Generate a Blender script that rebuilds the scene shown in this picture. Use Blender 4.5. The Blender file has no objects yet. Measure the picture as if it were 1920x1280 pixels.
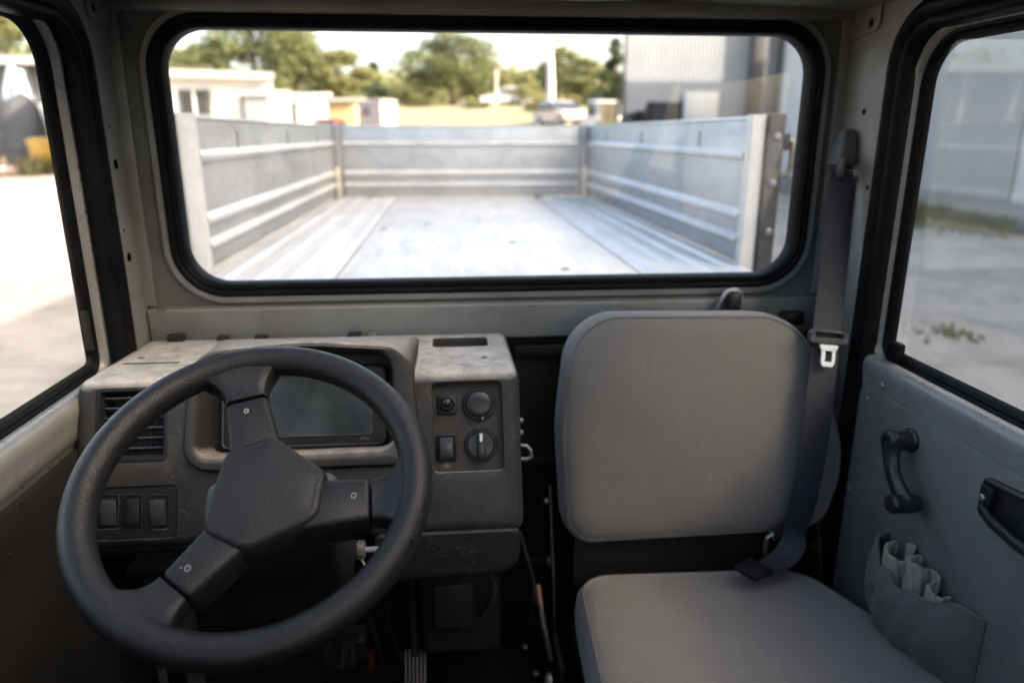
import bpy, bmesh, math, random
from mathutils import Vector, Matrix, noise as mnoise
R = math.radians
random.seed(7)
sc = bpy.context.scene
col = sc.collection

# ------------------------------------------------------------------ camera
PITCH, YAW, FPX = 16.1, 5.0, 1350.0
CAM = Vector((0, 0, 1.75))
cd = bpy.data.cameras.new('camera'); cam = bpy.data.objects.new('camera', cd); col.objects.link(cam)
cam.location = CAM; cam.rotation_euler = (R(90 - PITCH), 0, R(-YAW))
cd.sensor_fit = 'HORIZONTAL'; cd.sensor_width = 36; cd.lens = 36 * FPX / 1920
cd.clip_start = 0.02; cd.clip_end = 2000
cd.dof.use_dof = True; cd.dof.focus_distance = 0.98; cd.dof.aperture_fstop = 2.6
sc.camera = cam
# ------------------------------------------------------------------ sky, sun, exposure
SUN_EL, SUN_AZ = 33.0, 112.0          # azimuth clockwise from +Y: the sun stands to the right, a little behind
w = bpy.data.worlds.new('World'); sc.world = w; w.use_nodes = True
nt = w.node_tree; nt.nodes.clear()
sky = nt.nodes.new('ShaderNodeTexSky'); sky.sky_type = 'NISHITA'; sky.sun_disc = False
sky.sun_elevation = R(SUN_EL); sky.sun_rotation = R(SUN_AZ); sky.air_density = 1.0; sky.dust_density = 5.0; sky.ozone_density = 0.4
bg = nt.nodes.new('ShaderNodeBackground'); bg.inputs['Strength'].default_value = 0.15
wo = nt.nodes.new('ShaderNodeOutputWorld')
nt.links.new(sky.outputs[0], bg.inputs[0]); nt.links.new(bg.outputs[0], wo.inputs[0])
sd = bpy.data.lights.new('sun', 'SUN'); so = bpy.data.objects.new('sun', sd); col.objects.link(so)
sd.energy = 2.1; sd.angle = R(0.53); sd.color = (1.0, 0.96, 0.90)
_s = Vector((math.sin(R(SUN_AZ)) * math.cos(R(SUN_EL)), math.cos(R(SUN_AZ)) * math.cos(R(SUN_EL)), math.sin(R(SUN_EL))))
so.rotation_euler = _s.to_track_quat('Z', 'Y').to_euler(); so.location = _s * 60
sc.view_settings.view_transform = 'Standard'; sc.view_settings.look = 'None'
sc.view_settings.exposure = 2.6; sc.view_settings.use_white_balance = True; sc.view_settings.white_balance_temperature = 7300; sc.view_settings.white_balance_tint = 10; sc.view_settings.gamma = 1.0; sc.view_settings.use_curve_mapping = False
sc.cycles.use_denoising = True
sc.cycles.max_bounces = 8; sc.cycles.diffuse_bounces = 4; sc.cycles.transparent_max_bounces = 12
sc.cycles.sample_clamp_indirect = 6.0; sc.cycles.caustics_reflective = False; sc.cycles.caustics_refractive = False

# ------------------------------------------------------------------ measuring rays (survey of the place from the photo's standpoint)
_fw = Vector((math.sin(R(YAW)) * math.cos(R(PITCH)), math.cos(R(YAW)) * math.cos(R(PITCH)), -math.sin(R(PITCH))))
_rt = Vector((math.cos(R(YAW)), -math.sin(R(YAW)), 0)); _up = _rt.cross(_fw)
def ray(px, py): return _fw + _rt * ((px - 960) / FPX) - _up * ((py - 640) / FPX)
def at(px, py, y): d = ray(px, py); return CAM + d * (y / d.y)
def atx(px, py, x): d = ray(px, py); return CAM + d * (x / d.x)
def atz(px, py, z): d = ray(px, py); return CAM + d * ((z - CAM.z) / d.z)

# ------------------------------------------------------------------ materials
class NT:
    def __init__(s, name):
        s.m = bpy.data.materials.new(name); s.m.use_nodes = True; s.t = s.m.node_tree
        s.b = s.t.nodes['Principled BSDF']; s.o = s.t.nodes['Material Output']
        s.tc = s.t.nodes.new('ShaderNodeTexCoord')
    def n(s, ty, **kw):
        x = s.t.nodes.new(ty)
        for k, v in kw.items(): setattr(x, k, v)
        return x
    def l(s, a, b): s.t.links.new(a, b)
    def vec(s, scale=(1, 1, 1)):
        mp = s.n('ShaderNodeMapping'); mp.inputs['Scale'].default_value = scale
        s.l(s.tc.outputs['Object'], mp.inputs[0]); return mp.outputs[0]
    def noise(s, scale, detail=6, rough=0.6, st=(1, 1, 1), dist=0.0):
        x = s.n('ShaderNodeTexNoise'); x.inputs['Scale'].default_value = scale; x.inputs['Detail'].default_value = detail
        x.inputs['Roughness'].default_value = rough; x.inputs['Distortion'].default_value = dist
        s.l(s.vec(st), x.inputs['Vector']); return x.outputs['Fac']
    def vor(s, scale, feat='F1', st=(1, 1, 1)):
        x = s.n('ShaderNodeTexVoronoi'); x.feature = feat; x.inputs['Scale'].default_value = scale
        s.l(s.vec(st), x.inputs['Vector']); return x.outputs['Distance']
    def ramp(s, f, stops):
        x = s.n('ShaderNodeValToRGB'); e = x.color_ramp.elements
        while len(e) < len(stops): e.new(0.5)
        for i, (p, c) in enumerate(stops):
            e[i].position = p; e[i].color = (c, c, c, 1) if isinstance(c, (int, float)) else (*c, 1)
        s.l(f, x.inputs[0]); return x.outputs[0]
    def mix(s, f, a, b):
        x = s.n('ShaderNodeMix'); x.data_type = 'RGBA'
        if isinstance(f, (int, float)): x.inputs[0].default_value = f
        else: s.l(f, x.inputs[0])
        for v, i in ((a, 6), (b, 7)):
            if isinstance(v, tuple): x.inputs[i].default_value = (*v, 1)
            else: s.l(v, x.inputs[i])
        return x.outputs[2]
    def math(s, op, a, b=0.0):
        x = s.n('ShaderNodeMath'); x.operation = op; x.use_clamp = False
        for v, i in ((a, 0), (b, 1)):
            if isinstance(v, (int, float)): x.inputs[i].default_value = v
            else: s.l(v, x.inputs[i])
        return x.outputs[0]
    def upness(s):
        g = s.n('ShaderNodeNewGeometry'); sp = s.n('ShaderNodeSeparateXYZ'); s.l(g.outputs['Normal'], sp.inputs[0]); return sp.outputs[2]
    def bump(s, h, strength=0.3, dist=0.001, prev=None):
        x = s.n('ShaderNodeBump'); x.inputs['Strength'].default_value = strength; x.inputs['Distance'].default_value = dist
        s.l(h, x.inputs['Height'])
        if prev is not None: s.l(prev, x.inputs['Normal'])
        return x.outputs[0]
    def fin(s, color=None, rough=None, metal=None, normal=None, spec=None):
        for v, k in ((color, 'Base Color'), (rough, 'Roughness'), (metal, 'Metallic'), (normal, 'Normal'), (spec, 'Specular IOR Level')):
            if v is None: continue
            if isinstance(v, tuple): s.b.inputs[k].default_value = (*v, 1)
            elif isinstance(v, (int, float)): s.b.inputs[k].default_value = v
            else: s.l(v, s.b.inputs[k])
        return s.m
M = {}
def simple(name, c, rough=0.5, metal=0.0, var=0.25, scale=30, bump=0.0, bscale=400, bdist=0.0005):
    t = NT(name); n1 = t.noise(scale, 5)
    dark = tuple(v * (1 - var) for v in c); lite = tuple(min(1, v * (1 + var)) for v in c)
    cc = t.mix(t.ramp(n1, [(0.3, 0.0), (0.7, 1.0)]), dark, lite)
    nn = t.bump(t.noise(bscale, 3), bump, bdist) if bump else None
    rr = t.ramp(t.noise(scale * 2.3, 4), [(0.25, max(0, rough - 0.1)), (0.75, min(1, rough + 0.12))])
    M[name] = t.fin(cc, rr, metal, nn, {'rubber': 0.06, 'black_plastic': 0.3, 'rocker_face': 0.4, 'hole_shade': 0.0, 'wire_black': 0.2}.get(name)); return M[name]
def painted(name, c, rough, dirt, dirtc, dust, dustc, chips=True, bump=0.12):
    """worn painted sheet metal or moulded plastic: base colour, grime patches, settled dust, bare chips"""
    t = NT(name)
    g = t.ramp(t.noise(5, 8, 0.65, dist=0.6), [(0.42, 0.0), (0.72, dirt)])
    fine = t.ramp(t.noise(60, 6, 0.7), [(0.3, 0.0), (0.8, 0.55)])
    base = t.mix(fine, c, tuple(v * 0.78 for v in c))
    c1 = t.mix(g, base, dirtc)
    if dust:
        u = t.ramp(t.upness(), [(0.15, 0.0), (0.75, 1.0)])
        dn = t.ramp(t.noise(9, 9, 0.7, dist=0.8), [(0.30, 0.25), (0.62, 1.0)])
        d = t.math('MULTIPLY', t.math('MULTIPLY', u, dn), dust)
        c1 = t.mix(d, c1, dustc)
    if chips:
        ch = t.ramp(t.noise(38, 10, 0.75, dist=1.2), [(0.665, 0.0), (0.70, 0.8)])
        c1 = t.mix(ch, c1, tuple(v * 0.35 for v in c))
        sc_ = t.ramp(t.noise(14, 12, 0.8, st=(1, 1, 5), dist=2.0), [(0.655, 0.0), (0.685, 0.5)])
        c1 = t.mix(sc_, c1, tuple(min(1, v * 1.9) for v in c))
    rr = t.ramp(t.noise(22, 6, 0.7), [(0.25, rough - 0.1), (0.8, min(1, rough + 0.2))])
    nn = t.bump(t.noise(7, 3), bump, 0.004)
    nn = t.bump(t.noise(700, 2), 0.10, 0.0004, nn)
    M[name] = t.fin(c1, rr, 0.0, nn, 0.2 if name in ('dark_metal', 'floor_mat') else None); return M[name]

painted('cab_paint', (0.160, 0.164, 0.160), 0.38, 0.65, (0.085, 0.073, 0.058), 0.25, (0.28, 0.25, 0.21))
painted('door_paint', (0.180, 0.180, 0.175), 0.27, 0.5, (0.10, 0.087, 0.072), 0.05, (0.28, 0.26, 0.22))
painted('trim_board', (0.145, 0.141, 0.133), 0.5, 0.55, (0.072, 0.061, 0.049), 0.1, (0.2, 0.19, 0.17))
painted('floor_mat', (0.009, 0.0085, 0.008), 0.85, 0.5, (0.014, 0.0125, 0.011), 0.3, (0.024, 0.021, 0.018), chips=False)  # black lowered further, so the colour also carries footwell shade
painted('dark_metal', (0.014, 0.014, 0.0145), 0.45, 0.5, (0.034, 0.026, 0.018), 0.2, (0.06, 0.052, 0.042))

def plastic(name, c, dustc, dust, grain=900, grime=0.4, rough=0.5, scratch=True):
    t = NT(name)
    g = t.ramp(t.noise(6, 8, 0.68, dist=0.7), [(0.40, 0.0), (0.70, grime)])
    c1 = t.mix(g, c, tuple(a * 0.65 + b * k for a, b, k in zip(c, dustc, (0.095, 0.090, 0.083))))
    sm = t.ramp(t.noise(16, 10, 0.75, dist=1.5), [(0.58, 0.0), (0.70, 0.35 * grime)])
    c1 = t.mix(sm, c1, tuple(a * b for a, b in zip(dustc, (0.62, 0.52, 0.42))))
    if dust:
        u = t.ramp(t.upness(), [(0.45, 0.0), (0.90, 1.0)])
        dn = t.ramp(t.noise(24, 12, 0.80, dist=0.25), [(0.34, 0.35), (0.58, 1.0)])
        c1 = t.mix(t.math('MULTIPLY', t.math('MULTIPLY', u, dn), dust), c1, dustc)
    if scratch:
        s1 = t.ramp(t.noise(10, 3, 0.5, st=(1.0, 1, 3.2), dist=3.5), [(0.490, 0.0), (0.500, 0.6), (0.510, 0.0)])
        s2 = t.ramp(t.noise(7, 2, 0.5), [(0.50, 0.0), (0.66, 1.0)])
        c1 = t.mix(t.math('MULTIPLY', s1, s2), c1, (0.20, 0.19, 0.18))
    nn = t.bump(t.vor(grain), 0.55, 0.0006 if grain > 600 else 0.0009)
    nn = t.bump(t.noise(18, 3), 0.08, 0.003, nn)
    rr = t.ramp(t.noise(25, 6, 0.7), [(0.25, rough - 0.08), (0.8, rough + 0.2)])
    M[name] = t.fin(c1, rr, 0.0, nn, 0.22 if name not in ('wheel_plastic', 'pad_plastic') else 0.27); return M[name]
plastic('dash_plastic', (0.026, 0.0252, 0.0245), (0.52, 0.475, 0.415), 0.9, grime=0.55, rough=0.5)
plastic('hood_plastic', (0.024, 0.0236, 0.0235), (0.44, 0.395, 0.34), 0.62, grime=0.35, rough=0.48)
plastic('vent_plastic', (0.011, 0.0115, 0.0135), (0.12, 0.115, 0.11), 0.15, grime=0.2, rough=0.36, scratch=False)
plastic('lower_plastic', (0.0125, 0.012, 0.0115), (0.16, 0.145, 0.125), 0.5, grime=0.5, rough=0.42)  # dash plastic again, darker: shade low in the cab put into colour
plastic('panel_plastic', (0.042, 0.038, 0.034), (0.17, 0.135, 0.10), 0.3, grime=0.75, rough=0.55)
plastic('wheel_plastic', (0.0085, 0.0088, 0.0105), (0.10, 0.095, 0.088), 0.04, grain=560, grime=0.22, rough=0.31, scratch=False)
plastic('pad_plastic', (0.0095, 0.0097, 0.0115), (0.10, 0.095, 0.085), 0.05, grain=480, grime=0.3, rough=0.40, scratch=False)
plastic('belt_plastic', (0.055, 0.054, 0.053), (0.2, 0.19, 0.17), 0.4, grain=900, grime=0.3, rough=0.45, scratch=False)
simple('black_gloss', (0.012, 0.012, 0.013), 0.34, var=0.2)
simple('black_plastic', (0.010, 0.010, 0.011), 0.42, var=0.25, bump=0.15, bscale=900)
simple('rocker_face', (0.045, 0.048, 0.054), 0.28, var=0.2, bump=0.1, bscale=900)  # bluish gloss of switch and slat faces put into a paler colour
simple('rubber', (0.0055, 0.0055, 0.006), 0.42, var=0.4, scale=18, bump=0.12, bscale=120)
simple('rubber_grey', (0.040, 0.040, 0.040), 0.5, var=0.35, scale=14, bump=0.1)
simple('hole_shade', (0.004, 0.004, 0.004), 0.9)  # shade inside holes, put into the colour
simple('steel', (0.46, 0.46, 0.45), 0.32, 0.6, var=0.15, bump=0.1)
simple('worn_steel', (0.30, 0.29, 0.27), 0.42, 0.8, var=0.35)
simple('zinc', (0.20, 0.185, 0.155), 0.45, 0.6, var=0.4)
simple('white_mark', (0.70, 0.70, 0.68), 0.6, var=0.1)
simple('grey_mark', (0.22, 0.22, 0.22), 0.6, var=0.1)
simple('rust_foam', (0.040, 0.028, 0.016), 0.95, var=0.4, scale=60)
simple('red_plastic', (0.05, 0.009, 0.007), 0.5)
simple('wire_black', (0.010, 0.010, 0.010), 0.5)
def screen():
    t = NT('screen_glass'); c = t.mix(t.ramp(t.noise(14, 6), [(0.4, 0.0), (0.75, 0.6)]), (0.022, 0.028, 0.031), (0.060, 0.070, 0.072))  # paler bluish base stands in for the reflection on the screen
    rr = t.ramp(t.noise(30, 6), [(0.3, 0.10), (0.75, 0.26)]); M['screen_glass'] = t.fin(c, rr, 0.0, spec=0.8)
screen()
def fabric(name, c, weave=900, rough=0.85, grime=0.3, sheen=0.35):
    t = NT(name)
    wv = t.n('ShaderNodeTexWave'); wv.wave_type = 'BANDS'; wv.bands_direction = 'DIAGONAL'; wv.inputs['Scale'].default_value = weave; wv.inputs['Distortion'].default_value = 1.5
    t.l(t.vec(), wv.inputs['Vector'])
    g = t.ramp(t.noise(4, 7, 0.65, dist=0.5), [(0.35, 0.0), (0.75, grime)])
    c1 = t.mix(g, c, tuple(v * 0.62 for v in c)); c1 = t.mix(t.ramp(t.noise(350, 2), [(0.3, 0.0), (0.7, 0.35)]), c1, tuple(v * 1.35 for v in c))
    sp = t.ramp(t.noise(120, 2, 0.5), [(0.77, 0.0), (0.80, 0.6)]); c1 = t.mix(sp, c1, (0.35, 0.33, 0.30))
    nn = t.bump(wv.outputs['Fac'], 0.25, 0.0006); nn = t.bump(t.noise(7, 5, 0.6, dist=0.8), 0.35, 0.010, nn)
    t.b.inputs['Sheen Weight'].default_value = sheen; t.b.inputs['Sheen Roughness'].default_value = 0.5
    M[name] = t.fin(c1, rough, 0.0, nn, 0.3); return M[name]
fabric('seat_fabric', (0.146, 0.133, 0.122), 260)
fabric('seat_side', (0.20, 0.195, 0.19), 260)
fabric('pocket_fabric', (0.105, 0.102, 0.092), 300, grime=0.5, sheen=0.15)
fabric('glove_fabric', (0.27, 0.25, 0.20), 330, grime=0.7, sheen=0.2)
fabric('belt_webbing', (0.018, 0.0195, 0.027), 500, rough=0.5, grime=0.35, sheen=0.03)
simple('piping', (0.11, 0.108, 0.107), 0.7)
def glass(name, haze, specks, tint=(0.99, 0.995, 0.992)):
    t = NT(name); t.t.nodes.remove(t.b)
    tr = t.n('ShaderNodeBsdfTransparent'); tr.inputs[0].default_value = (*tint, 1)
    gl = t.n('ShaderNodeBsdfGlossy'); gl.inputs['Roughness'].default_value = 0.0
    ge = t.n('ShaderNodeNewGeometry'); dp = t.n('ShaderNodeVectorMath'); dp.operation = 'DOT_PRODUCT'
    t.l(ge.outputs['Normal'], dp.inputs[0]); t.l(ge.outputs['Incoming'], dp.inputs[1])
    ca = t.math('SUBTRACT', 1.0, t.math('ABSOLUTE', dp.outputs['Value'])); sch = t.math('ADD', 0.03, t.math('MULTIPLY', 0.6, t.math('POWER', ca, 5.0)))   # thin sheet of glass
    m1 = t.n('ShaderNodeMixShader'); t.l(sch, m1.inputs[0]); t.l(tr.outputs[0], m1.inputs[1]); t.l(gl.outputs[0], m1.inputs[2])
    df = t.n('ShaderNodeBsdfDiffuse'); df.inputs[0].default_value = (0.62, 0.60, 0.56, 1)
    hz = t.ramp(t.noise(3.5, 8, 0.7, dist=1.0), [(0.35, haze * 0.4), (0.75, haze)])
    spk = t.math('MULTIPLY', t.ramp(t.vor(55), [(0.0, 1.0), (0.11, 0.7), (0.15, 0.0)]), t.ramp(t.noise(2.3, 3), [(0.54, 0.0), (0.70, specks)]))
    m2 = t.n('ShaderNodeMixShader'); t.l(t.math('ADD', hz, spk), m2.inputs[0]); t.l(m1.outputs[0], m2.inputs[1]); t.l(df.outputs[0], m2.inputs[2])
    t.l(m2.outputs[0], t.o.inputs[0]); M[name] = t.m
glass('window_glass', 0.035, 0.25)
glass('side_glass', 0.025, 0.0); glass('sliding_glass', 0.05, 0.0)
glass('far_glass', 0.1, 0.0, (0.5, 0.55, 0.56))
def galv(name, c, rough, metal, streak):
    t = NT(name)
    g = t.ramp(t.noise(3.0, 9, 0.7, dist=0.8), [(0.35, 0.0), (0.72, 0.55)])
    c1 = t.mix(g, c, tuple(v * 0.66 for v in c))
    st = t.ramp(t.noise(6, 8, 0.75, st=streak), [(0.45, 0.0), (0.68, 0.65)]); c1 = t.mix(st, c1, tuple(v * 0.55 for v in c))
    ch = t.ramp(t.noise(13, 10, 0.8, dist=1.0), [(0.60, 0.0), (0.68, 0.7)]); c1 = t.mix(ch, c1, (0.17, 0.145, 0.115))
    rr = t.ramp(t.noise(8, 7, 0.7), [(0.25, rough - 0.1), (0.8, rough + 0.18)])
    nn = t.bump(t.noise(4, 4), 0.15, 0.01)
    M[name] = t.fin(c1, rr, metal, nn)
galv('bed_side', (0.42, 0.445, 0.465), 0.42, 0.55, (1, 0.3, 1.5))
galv('bed_floor', (0.57, 0.565, 0.55), 0.45, 0.15, (2.5, 0.35, 1))
galv('bed_rib', (0.60, 0.605, 0.60), 0.38, 0.3, (1, 0.3, 1))  # board metal again, paler: sky highlight on the ribs put into colour
galv('bed_post', (0.22, 0.235, 0.25), 0.45, 0.5, (1, 1, 0.4))
simple('post_black', (0.035, 0.037, 0.04), 0.5, var=0.5, scale=12)
simple('cream_paint', (0.62, 0.56, 0.44), 0.6)
def ground_mat():
    t = NT('yard_ground')
    a = t.ramp(t.noise(0.16, 8, 0.65), [(0.35, 0.0), (0.65, 1.0)])
    c = t.mix(a, (0.39, 0.335, 0.275), (0.30, 0.254, 0.204))
    c = t.mix(t.ramp(t.noise(1.1, 9, 0.72, dist=0.8), [(0.46, 0.0), (0.64, 0.75)]), c, (0.18, 0.150, 0.118))
    c = t.mix(t.ramp(t.noise(9, 8, 0.75), [(0.40, 0.0), (0.75, 0.5)]), c, (0.33, 0.30, 0.26))
    c = t.mix(t.ramp(t.noise(0.7, 8, 0.7, st=(0.35, 1.6, 1), dist=0.6), [(0.52, 0.0), (0.66, 0.55)]), c, (0.16, 0.138, 0.112))
    nn = t.bump(t.noise(5, 8, 0.75), 0.5, 0.03)
    M['yard_ground'] = t.fin(c, 0.92, 0.0, nn)
ground_mat()
def field_mat():
    t = NT('dry_field'); c = t.mix(t.ramp(t.noise(0.3, 8, 0.7), [(0.35, 0.0), (0.65, 1.0)]), (0.23, 0.20, 0.115), (0.17, 0.165, 0.09))
    M['dry_field'] = t.fin(c, 0.95)
field_mat()
def leaf(name, a, b, c):
    t = NT(name); n1 = t.n('ShaderNodeTexNoise'); n1.inputs['Scale'].default_value = 0.9; n1.inputs['Detail'].default_value = 3
    t.l(t.tc.outputs['Object'], n1.inputs['Vector']); n2 = t.noise(7, 2)
    k = t.mix(t.ramp(n1.outputs['Fac'], [(0.38, 0.0), (0.62, 1.0)]), a, b); k = t.mix(t.ramp(n2, [(0.45, 0.0), (0.7, 0.7)]), k, c)
    m = t.fin(k, 0.6, 0.0, spec=0.25); t.b.inputs['Transmission Weight'].default_value = 0.0
    t.b.inputs['Subsurface Weight'].default_value = 0.0
    tl = t.n('ShaderNodeBsdfTranslucent'); t.l(k, tl.inputs[0]); mx = t.n('ShaderNodeMixShader'); mx.inputs[0].default_value = 0.5
    t.l(t.b.outputs[0], mx.inputs[1]); t.l(tl.outputs[0], mx.inputs[2]); t.l(mx.outputs[0], t.o.inputs[0]); M[name] = m
leaf('leaf_green', (0.150, 0.175, 0.080), (0.205, 0.220, 0.100), (0.110, 0.132, 0.064))  # green and yellow leaves washed out: haze and glare put into colour
leaf('leaf_yellow', (0.225, 0.230, 0.105), (0.285, 0.275, 0.130), (0.165, 0.175, 0.082))
leaf('leaf_dark', (0.060, 0.088, 0.045), (0.085, 0.112, 0.055), (0.045, 0.066, 0.036))
leaf('weed_green', (0.10, 0.12, 0.035), (0.17, 0.155, 0.05), (0.20, 0.15, 0.06))
simple('bark', (0.11, 0.085, 0.06), 0.9, scale=6)
def wallmat(name, c, streaks=0.5, sc_=0.5, rough=0.7):
    t = NT(name); c1 = t.mix(t.ramp(t.noise(sc_, 8, 0.7, st=(1, 1, 0.25)), [(0.35, 0.0), (0.7, streaks)]), c, tuple(v * 0.68 for v in c))
    c1 = t.mix(t.ramp(t.noise(sc_ * 6, 8, 0.75), [(0.5, 0.0), (0.75, 0.3)]), c1, tuple(min(0.9, v * 1.25) for v in c))
    M[name] = t.fin(c1, rough, 0.0, t.bump(t.noise(3, 6), 0.15, 0.02))
wallmat('hall_wall', (0.50, 0.505, 0.51), 0.4); wallmat('hall_panel', (0.40, 0.415, 0.43)); wallmat('white_wall', (0.74, 0.73, 0.70), 0.25)
wallmat('grey_wall', (0.30, 0.31, 0.32)); wallmat('dark_wall', (0.10, 0.10, 0.105)); wallmat('roof_sheet', (0.44, 0.43, 0.41), 0.5)
wallmat('junk_wall', (0.13, 0.132, 0.135)); wallmat('cream_wall', (0.62, 0.55, 0.45), 0.3); wallmat('base_wall', (0.17, 0.17, 0.165))
for nm, c, r_ in (('car_white', (0.72, 0.71, 0.69), 0.25), ('car_red', (0.42, 0.06, 0.045), 0.3), ('car_pink', (0.62, 0.52, 0.49), 0.3), ('car_silver', (0.45, 0.46, 0.47), 0.3),
                  ('tyre', (0.02, 0.02, 0.02), 0.8), ('concrete', (0.50, 0.49, 0.47), 0.85), ('wood', (0.32, 0.23, 0.13), 0.8), ('yellow_plastic', (0.50, 0.30, 0.05), 0.45),
                  ('tarp_dark', (0.035, 0.036, 0.042), 0.7), ('tarp_white', (0.68, 0.67, 0.64), 0.7), ('sack_blue', (0.42, 0.48, 0.56), 0.75), ('rubble', (0.45, 0.30, 0.24), 0.9), ('tan_paint', (0.48, 0.36, 0.17), 0.7)):
    simple(nm, c, r_, scale=4)

# ------------------------------------------------------------------ mesh helpers
def tag(o, label=None, cat=None, group=None, kind=None):
    if label: o['label'] = label
    if cat: o['category'] = cat
    if group: o['group'] = group
    if kind: o['kind'] = kind
    return o
def empty(name, loc, label, cat, group=None):
    o = bpy.data.objects.new(name, None); o.location = loc; o.empty_display_size = 0.05; col.objects.link(o)
    return tag(o, label, cat, group)
def link(name, me, mat, parent=None):
    o = bpy.data.objects.new(name, me); col.objects.link(o)
    if mat: me.materials.append(M[mat])
    if parent is not None:
        o.parent = parent; p = parent; off = Vector((0, 0, 0))
        while p is not None: off += p.location; p = p.parent
        o.location = -off                      # meshes are written in world coordinates
    return o
def smooth(me, ang=32):
    bm = bmesh.new(); bm.from_mesh(me); c = R(ang)
    for f in bm.faces: f.smooth = True
    for e in bm.edges:
        e.smooth = not (len(e.link_faces) == 2 and e.calc_face_angle(0) > c)
    bm.to_mesh(me); bm.free()
def bake(o):
    dg = bpy.context.evaluated_depsgraph_get(); me = bpy.data.meshes.new_from_object(o.evaluated_get(dg)); o.modifiers.clear(); o.data = me; return o
class MB:
    def __init__(s): s.v = []; s.f = []
    def add(s, vs, fs):
        b = len(s.v); s.v += [tuple(v) for v in vs]; s.f += [tuple(i + b for i in f) for f in fs]; return s
    def box(s, c, d, rot=None):
        c = Vector(c); h = Vector(d) * 0.5; vs = []
        for sx in (-1, 1):
            for sy in (-1, 1):
                for sz in (-1, 1):
                    p = Vector((sx * h.x, sy * h.y, sz * h.z)); vs.append(c + (rot @ p if rot is not None else p))
        return s.add(vs, [(0, 1, 3, 2), (4, 6, 7, 5), (0, 4, 5, 1), (2, 3, 7, 6), (0, 2, 6, 4), (1, 5, 7, 3)])
    def bb(s, x0, x1, y0, y1, z0, z1): return s.box(((x0 + x1) / 2, (y0 + y1) / 2, (z0 + z1) / 2), (x1 - x0, y1 - y0, z1 - z0))
    def loft(s, loops, closed=True, cap0=False, cap1=False, ring=False):
        n = len(loops[0]); vs = [p for l in loops for p in l]; fs = []
        m = len(loops)
        for i in range(m if ring else m - 1):
            j = (i + 1) % m
            for k in range(n if closed else n - 1):
                q = (k + 1) % n; fs.append((i * n + k, i * n + q, j * n + q, j * n + k))
        if cap0: fs.append(tuple(range(n - 1, -1, -1)))
        if cap1: fs.append(tuple((m - 1) * n + k for k in range(n)))
        return s.add(vs, fs)
    def fan(s, loop, c):
        n = len(loop); return s.add(list(loop) + [c], [(k, (k + 1) % n, n) for k in range(n)])
    def tube(s, path, r, seg=10, caps=True, rad=None, flat=1.0, upv=None):
        P = [Vector(p) for p in path]; loops = []; prev = None
        for i, p in enumerate(P):
            d = (P[min(i + 1, len(P) - 1)] - P[max(i - 1, 0)]).normalized()
            if prev is None:
                a = Vector(upv) if upv else (Vector((0, 0, 1)) if abs(d.z) < 0.9 else Vector((1, 0, 0)))
                u = (a - d * a.dot(d)).normalized()
            else: u = (prev - d * prev.dot(d)).normalized()
            prev = u; v = d.cross(u); rr = rad[i] if rad else r
            loops.append([p + (u * math.cos(2 * math.pi * k / seg) + v * math.sin(2 * math.pi * k / seg) * flat) * rr for k in range(seg)])
        return s.loft(loops, True, caps, caps)
    def cyl(s, c, axis, prof, seg=24):
        """lathe: prof is a list of (radius, height along axis)"""
        c = Vector(c); a = Vector(axis).normalized(); t = Vector((0, 0, 1)) if abs(a.z) < 0.9 else Vector((1, 0, 0))
        u = (t - a * t.dot(a)).normalized(); v = a.cross(u)
        loops = [[c + a * h + (u * math.cos(2 * math.pi * k / seg) + v * math.sin(2 * math.pi * k / seg)) * max(r, 1e-5) for k in range(seg)] for r, h in prof]
        return s.loft(loops, True, True, True)
    def build(s, name, mat, parent=None, bevel=0, seg=2, ang=32, sub=0, solid=0, bang=30):
        me = bpy.data.meshes.new(name); me.from_pydata(s.v, [], s.f)
        bm = bmesh.new(); bm.from_mesh(me); bmesh.ops.remove_doubles(bm, verts=bm.verts, dist=1e-6); bmesh.ops.recalc_face_normals(bm, faces=bm.faces); bm.to_mesh(me); bm.free()
        o = link(name, me, mat, parent)
        if solid: m = o.modifiers.new('s', 'SOLIDIFY'); m.thickness = solid; m.offset = 0
        if sub: m = o.modifiers.new('u', 'SUBSURF'); m.levels = sub; m.render_levels = sub
        if bevel: m = o.modifiers.new('b', 'BEVEL'); m.width = bevel; m.segments = seg; m.limit_method = 'ANGLE'; m.angle_limit = R(bang); m.harden_normals = False; m.use_clamp_overlap = True
        if solid or sub or bevel: bake(o)
        smooth(o.data, ang); return o
def rpoly(pts, rad, seg=6):
    """2-D polygon with rounded corners"""
    n = len(pts); out = []
    for i in range(n):
        p = Vector(pts[i]); a = Vector(pts[i - 1]); b = Vector(pts[(i + 1) % n]); r = rad[i] if isinstance(rad, (list, tuple)) else rad
        if r <= 0: out.append(p); continue
        da = (a - p).normalized(); db = (b - p).normalized(); cosv = max(-1, min(1, da.dot(db))); th = math.acos(cosv)
        d = r / math.tan(th / 2); d = min(d, (a - p).length * 0.49, (b - p).length * 0.49); r = d * math.tan(th / 2)
        c = p + (da + db).normalized() * (r / math.sin(th / 2)); s0 = p + da * d - c; s1 = p + db * d - c
        a0 = math.atan2(s0.y, s0.x); a1 = math.atan2(s1.y, s1.x); dd = (a1 - a0 + math.pi) % (2 * math.pi) - math.pi
        for k in range(seg + 1): t = a0 + dd * k / seg; out.append(c + Vector((math.cos(t), math.sin(t))) * r)
    return out
def dens(loop, step):
    """subdivide long edges of a 2-D loop"""
    out = []
    for i, p in enumerate(loop):
        q = loop[(i + 1) % len(loop)]; n = max(1, int((q - p).length / step))
        for k in range(n): out.append(p + (q - p) * (k / n))
    return out
def area2(l): return sum(l[i].x * l[(i + 1) % len(l)].y - l[(i + 1) % len(l)].x * l[i].y for i in range(len(l)))
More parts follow.
